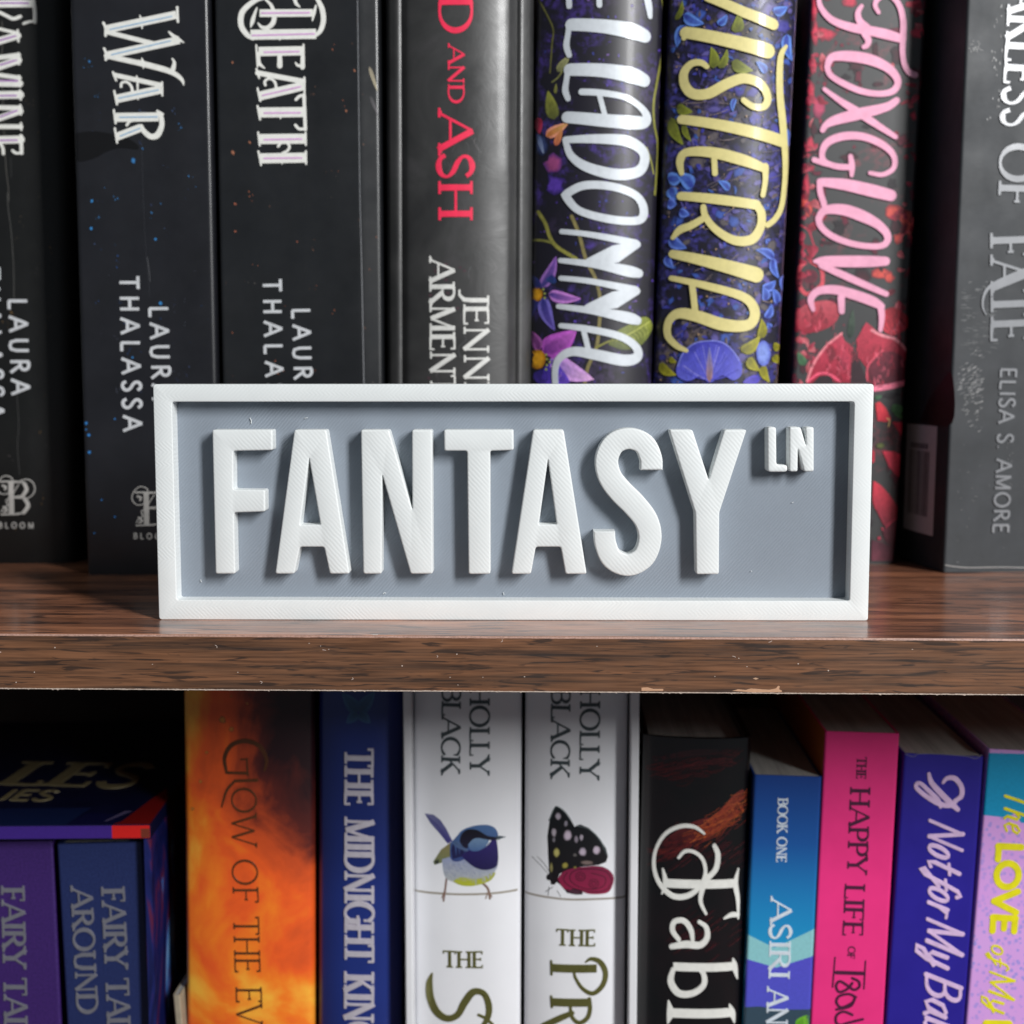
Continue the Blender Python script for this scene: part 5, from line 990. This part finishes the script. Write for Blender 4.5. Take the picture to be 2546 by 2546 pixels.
b = book('dark blue paperback with pale lilac brush script on its spine, right of the pink book', plain('royal_blue_cover', (38, 28, 140), .38, .45, .06, 80), .094, ((2247, 1873), (2202, 2546), (2447, 1881), (2397, 2546)), ZB, top=(2346, 1877), D=.125, er=.001, group=LG)
a = Art(b.fr); a.line(R1([(800, 398), (850, 414), (880, 398), (1010, 400), (1150, 412), (1200, 425), (1235, 405)]), 1.6, (120, 116, 130)); a.done('scuffed_top_edge')
sc_ = dict(style='script', slant=.42)
lettering(b, 'title_lettering', trace(b.fr, T(R1, (1, [(935, 512, 16), (948, 560, 24), (1000, 620, 28), (1060, 680, 28), (1098, 714, 22)]), (1, [(1015, 560, 14), (1040, 536, 20), (1085, 540, 24), (1120, 590, 24), (1116, 640, 24), (1080, 664, 16)]),
    (1, [(1110, 640, 12), (1060, 690, 22), (990, 680, 24), (920, 640, 22), (868, 596, 20), (862, 572, 18), (885, 566, 18), (925, 600, 20), (985, 660, 22), (1000, 700, 14)]))) + text_polys(b.fr, 'Not', (2312, 2032), (2307, 2150), 80, 'script', .42) + text_polys(b.fr, 'for', (2311, 2168), (2308, 2262), 76, 'script', .45)
    + text_polys(b.fr, 'My', (2306, 2276), (2303, 2392), 84, 'script', .42) + text_polys(b.fr, 'Baby', (2302, 2412), (2296, 2610), 84, 'script', .4), plain('lilac_title_ink', (214, 184, 220), .35), .0003, slope=.0002)

n = N('halftone_cover', .42, .4); vv = n.map((520, 520, 520), (0, R(40), 0)); zz = n.axis(2)
dots = n.mask(n.voro(1, vv), .30, .42); fade = n.mask(n.noise(20, 2), .38, .62)
n.base(n.mix(n.mix(fade, (0.15, .15, .15, 1), (.75, .75, .75, 1)), lin((208, 150, 220)), n.mix(dots, lin((110, 140, 216)), lin((210, 164, 226)))))
b = book('lilac paperback with cyan top and yellow lettering, far right of the lower shelf', n.m, .094, ((2458, 1866), (2402, 2546), (2690, 1874), (2630, 2546)), ZB, top=(2560, 1868), D=.12, er=.0008, group=LG)
a = Art(b.fr); a.poly(R1([(1272, 390), (1800, 405), (1800, 790), (1460, 790), (1420, 735), (1380, 760), (1240, 742)]), (14, 150, 196)); a.done('cyan_print')
lettering(b, 'title_lettering', text_polys(b.fr, 'The', (2500, 1958), (2497, 2066), 60, 'script', .35) + text_polys(b.fr, 'LOVE', (2483, 2095), (2466, 2316), 54, 'heavy') + text_polys(b.fr, 'of', (2466, 2345), (2463, 2394), 44, 'script', .3) + text_polys(b.fr, 'My', (2462, 2408), (2458, 2512), 58, 'script', .35) + text_polys(b.fr, 'L', (2452, 2535), (2450, 2580), 54, 'heavy'), plain('yellow_ink', (224, 216, 20), .4), .00012)

# ------------------------------------------------------------------ the sign
SY = .0262
sg_yaw = R(1.0)
p_bl = plane_hit((398, 1539), (0, SY, 0), Vector((0, 1, 0))); p_br = plane_hit((2163, 1543), (0, SY, 0), Vector((0, 1, 0)))
p_tl = plane_hit((383.5, 955), (0, SY, 0), Vector((0, 1, 0)))
mid = (p_bl + p_br) / 2; mid.z = 0
SM = Matrix.Translation(mid) @ Matrix.Rotation(sg_yaw, 4, 'Z')
sign = empty('street_sign', SM, 'white framed grey nameplate with raised white letters FANTASY LN, standing on the shelf edge', 'sign')
SW = (p_br.x - p_bl.x); SH = .0717
sf = Frame(sign, (0, 0, 0), (1, 0, 0), (0, 0, 1), (0, 1, 0))
def sab(L): return [sf.ab(p) for p in L]
c4 = sab([(383.5, 955), (2175.5, 951), (398, 1539), (2163, 1543)])
print('SIGN corners', [(round(u * 1000, 1), round(v * 1000, 1)) for u, v in c4])
i4 = sab([(428, 999.5), (2124, 998), (438.5, 1490), (2113, 1496)])
print('SIGN inner', [(round(u * 1000, 1), round(v * 1000, 1)) for u, v in i4])
def round_poly(p, r, n=4):
    out = []; m = len(p)
    for i in range(m):
        a, b_, c = Vector(p[i - 1]), Vector(p[i]), Vector(p[(i + 1) % m]); d1 = (a - b_); d2 = (c - b_)
        rr = min(r, d1.length * .45, d2.length * .45); A = b_ + d1.normalized() * rr; B = b_ + d2.normalized() * rr
        for k in range(n + 1):
            t = k / n; out.append(tuple((1 - t) ** 2 * A + 2 * t * (1 - t) * b_ + t * t * B))
    return out
def inset(p, d):
    out = []; m = len(p)
    for i in range(m):
        a, b_, c = Vector(p[i - 1]), Vector(p[i]), Vector(p[(i + 1) % m]); e1 = (b_ - a).normalized(); e2 = (c - b_).normalized()
        n1 = Vector((-e1.y, e1.x)); n2 = Vector((-e2.y, e2.x)); nn = (n1 + n2)
        if nn.length < 1e-6: nn = n1
        nn.normalize(); k = max(.5, nn.dot(n1)); out.append(tuple(b_ + nn * (d / k)))
    return out
def slab(name, outer, holes, y_back, y_front, bev, mat, parent):
    """plate with outline in (x, z), its front face at y_front (smaller y), softened front edges"""
    loops = [ccw(list(outer))] + [ccw(list(h))[::-1] for h in holes]
    V, F = [], []; fronts = []
    for lp in loops:
        rings = [(y_back, 0.0)] + [(y_front + bev * (1 - math.sin(t)), bev * (1 - math.cos(t))) for t in (0, R(30), R(60), R(90))]
        prev = None
        for y_, d in rings:
            q = inset(lp, d) if d > 0 else lp; b0 = len(V); V += [(x_, y_, z_) for x_, z_ in q]
            if prev is not None:
                m = len(lp)
                for i in range(m): F.append((prev + i, prev + (i + 1) % m, b0 + (i + 1) % m, b0 + i))
            prev = b0
        fronts.append((prev, [(V[prev + i][0], V[prev + i][2]) for i in range(len(lp))]))
        if lp is loops[0] and not holes: pass
    for which, y_ in ((0, y_front), (1, y_back)):
        polys = [f[1] if which == 0 else lp for f, lp in zip(fronts, loops)]
        v, f = union([list(polys[0])], None, [list(q) for q in polys[1:]], 1e-7)
        b0 = len(V); V += [(x_, y_, z_) for x_, z_ in v]
        for t in f: F.append(tuple(b0 + i for i in (t if which == 0 else t[::-1])))
    o = mesh_obj(name, V, F, mat, parent)
    bm = bmesh.new(); bm.from_mesh(o.data); bmesh.ops.remove_doubles(bm, verts=bm.verts, dist=1e-6); bmesh.ops.recalc_face_normals(bm, faces=bm.faces); bm.to_mesh(o.data); bm.free()
    o.data.polygons.foreach_set('use_smooth', [True] * len(o.data.polygons)); o.data.set_sharp_from_angle(angle=R(35))
    return o
def plastic(name, c, ang, rough=.42, lscale=1700, hi=1.0, amp=.00004, zig=False):
    n = N(name, rough, .5)
    rot = n.map((1, 0, 1), (0, R(ang), 0)); w = n.wave(lscale / 6.28 * 1.0, rot, 1.8, 1.2)
    if zig:
        w2 = n.wave(lscale / 6.28, n.map((1, 0, 1), (0, R(-ang), 0)), .6, 4.0)
        m = n.mask(n.noise(1, 1, .5, n.map((14, 0, 260))), .47, .53); w = n.mix(m, w, w2)
    big = n.noise(120, 4, .6); fine = n.noise(900, 3, .7)
    w = n.math('MULTIPLY', w, n.rng(n.noise(50, 3, .6), .25, .7))
    n.base(n.mix(.5, n.ramp(big, [(.3, lin(c, .96)), (.7, lin(c, 1.03))]), n.ramp(w, [(.0, lin(c, .92)), (1, lin(c, 1.05 * hi))])))
    n.bump(w, amp, .8); n.bump(big, .00012, .35); n.bump(fine, .00002, .4)
    return n.m
m_white_f = plastic('white_plastic_frame', (231, 235, 235), 45, .45, 2100, 1.0, .00004, zig=True)
m_white_l = plastic('white_plastic_letters', (230, 234, 234), 42, .45, 1900, 1.0, .00004)
m_grey_p = plastic('grey_plastic_panel', (137, 146, 157), -42, .42, 2300, 1.04, .00011)
oX = (c4[1][0] - c4[0][0] + c4[3][0] - c4[2][0]) / 4
outer = round_poly([(-oX, 0.0), (oX, 0.0), (oX, SH), (-oX, SH)], .0010)
il = (i4[0][0] + i4[2][0]) / 2; ir = (i4[1][0] + i4[3][0]) / 2; it = (i4[0][1] + i4[1][1]) / 2; ib = (i4[2][1] + i4[3][1]) / 2
inner = round_poly([(il, ib), (ir, ib), (ir, it), (il, it)], .0008)
DEP = .0062
slab('frame', outer, [inner], .0085, 0.0, .00035, m_white_f, sign)
box('panel', (-oX + .0015, DEP, .0015), (oX - .0015, .0084, SH - .0015), m_grey_p, sign)
zF, zT, zY = zoom(360, 930, 3.019), zoom(1000, 930, 3.019), zoom(1600, 930, 3.019)
LET = [
 (zF([(505, 418), (958, 418), (960, 572), (663, 577), (664, 868), (902, 870), (904, 1033), (668, 1040), (678, 1500), (530, 1500)]), []),
 (zF([(1122, 418), (1362, 418), (1536, 1500), (1388, 1500), (1345, 1298), (1163, 1298), (1122, 1500), (978, 1500)]), [zF([(1232, 632), (1318, 1132), (1166, 1132)])]),
 ([(897, 1068.5), (967, 1068.5), (1025, 1268), (1024, 1068.5), (1074, 1068.5), (1076, 1427), (1021, 1427), (950, 1180), (949, 1427), (903, 1427)], []),
 (zT([(312, 418), (835, 418), (837, 572), (660, 577), (662, 1502), (498, 1502), (487, 577), (316, 577)]), []),
 (zT([(983, 418), (1212, 418), (1385, 1502), (1226, 1502), (1190, 1298), (1003, 1298), (966, 1502), (820, 1502)]), [zT([(1094, 640), (1160, 1130), (1026, 1130)])]),
 None,
 (zY([(192, 418), (368, 418), (490, 795), (608, 418), (776, 418), (570, 1040), (567, 1504), (396, 1504), (390, 1045)]), []),
 (zY([(932, 398), (997, 398), (999, 682), (1082, 684), (1080, 735), (934, 735)]), []),
 (zY([(1096, 398), (1180, 398), (1222, 540), (1216, 398), (1280, 398), (1280, 733), (1208, 733), (1160, 560), (1158, 733), (1096, 733)]), []),
]
import itertools
names = 'FANTASYLN'
for ch, L in zip(names, LET):
    if L is None:
        pts = zT([(1872, 722, 166), (1868, 630, 166), (1815, 525, 164), (1703, 485, 160), (1592, 525, 166), (1537, 640, 172), (1560, 770, 178), (1640, 880, 184), (1745, 985, 184), (1835, 1105, 178), (1862, 1240, 172), (1815, 1375, 168), (1700, 1436, 166), (1580, 1390, 164), (1528, 1280, 162), (1518, 1180, 160)])
        k = sf; P = []
        for p in pts:
            a_ = sf.ab(p); b_ = sf.ab((p[0] + 10, p[1])); P.append((a_[0], a_[1], p[2] * (b_[0] - a_[0]) / 10))
        q = spline(P, 6); m = len(q); A, B = [], []
        for i, p in enumerate(q):
            s0 = q[max(0, i - 1)]; s1 = q[min(m - 1, i + 1)]; dx, dy = s1[0] - s0[0], s1[1] - s0[1]
            if i == 0 or i == m - 1: dx, dy = 0.0, (1.0 if i == 0 else 1.0)
            l = math.hypot(dx, dy); A.append((p[0] - dy / l * p[2] / 2, p[1] + dx / l * p[2] / 2)); B.append((p[0] + dy / l * p[2] / 2, p[1] - dx / l * p[2] / 2))
        pl = ccw(A + B[::-1]); hs = []
    else:
        pl = round_poly(ccw(sab(L[0])), .0007 if ch in 'FANTASY' else .0009); hs = [round_poly(ccw(sab(h)), .0004) for h in L[1]]
    slab('raised_letter', pl, hs, DEP - .0001, .0001, .0005, m_white_l, sign)
# printing hairs of plastic
sl = Frame(sign, (0, 0, 0), (1, 0, 0), (0, 0, 1), (0, 1, 0), lambda u: DEP - .00035)
hairs = trace(sl, T(zF, (3.5, [(790, 330), (800, 350), (798, 370)]), (3, [(1200, 332), (1222, 328)]), (3.5, [(1790, 1650), (1800, 1640), (1808, 1645)]), (3, [(420, 1545), (425, 1560)])) + T(zT, (3.5, [(760, 1640), (764, 1655)])) + T(zY, (3, [(1115, 965), (1125, 962)]), (3, [(806, 1478), (812, 1480)])))
tag(raised(sl, 'plastic_hairs', hairs, m_white_l, .0002, .00003, parent=sign), kind='stuff')
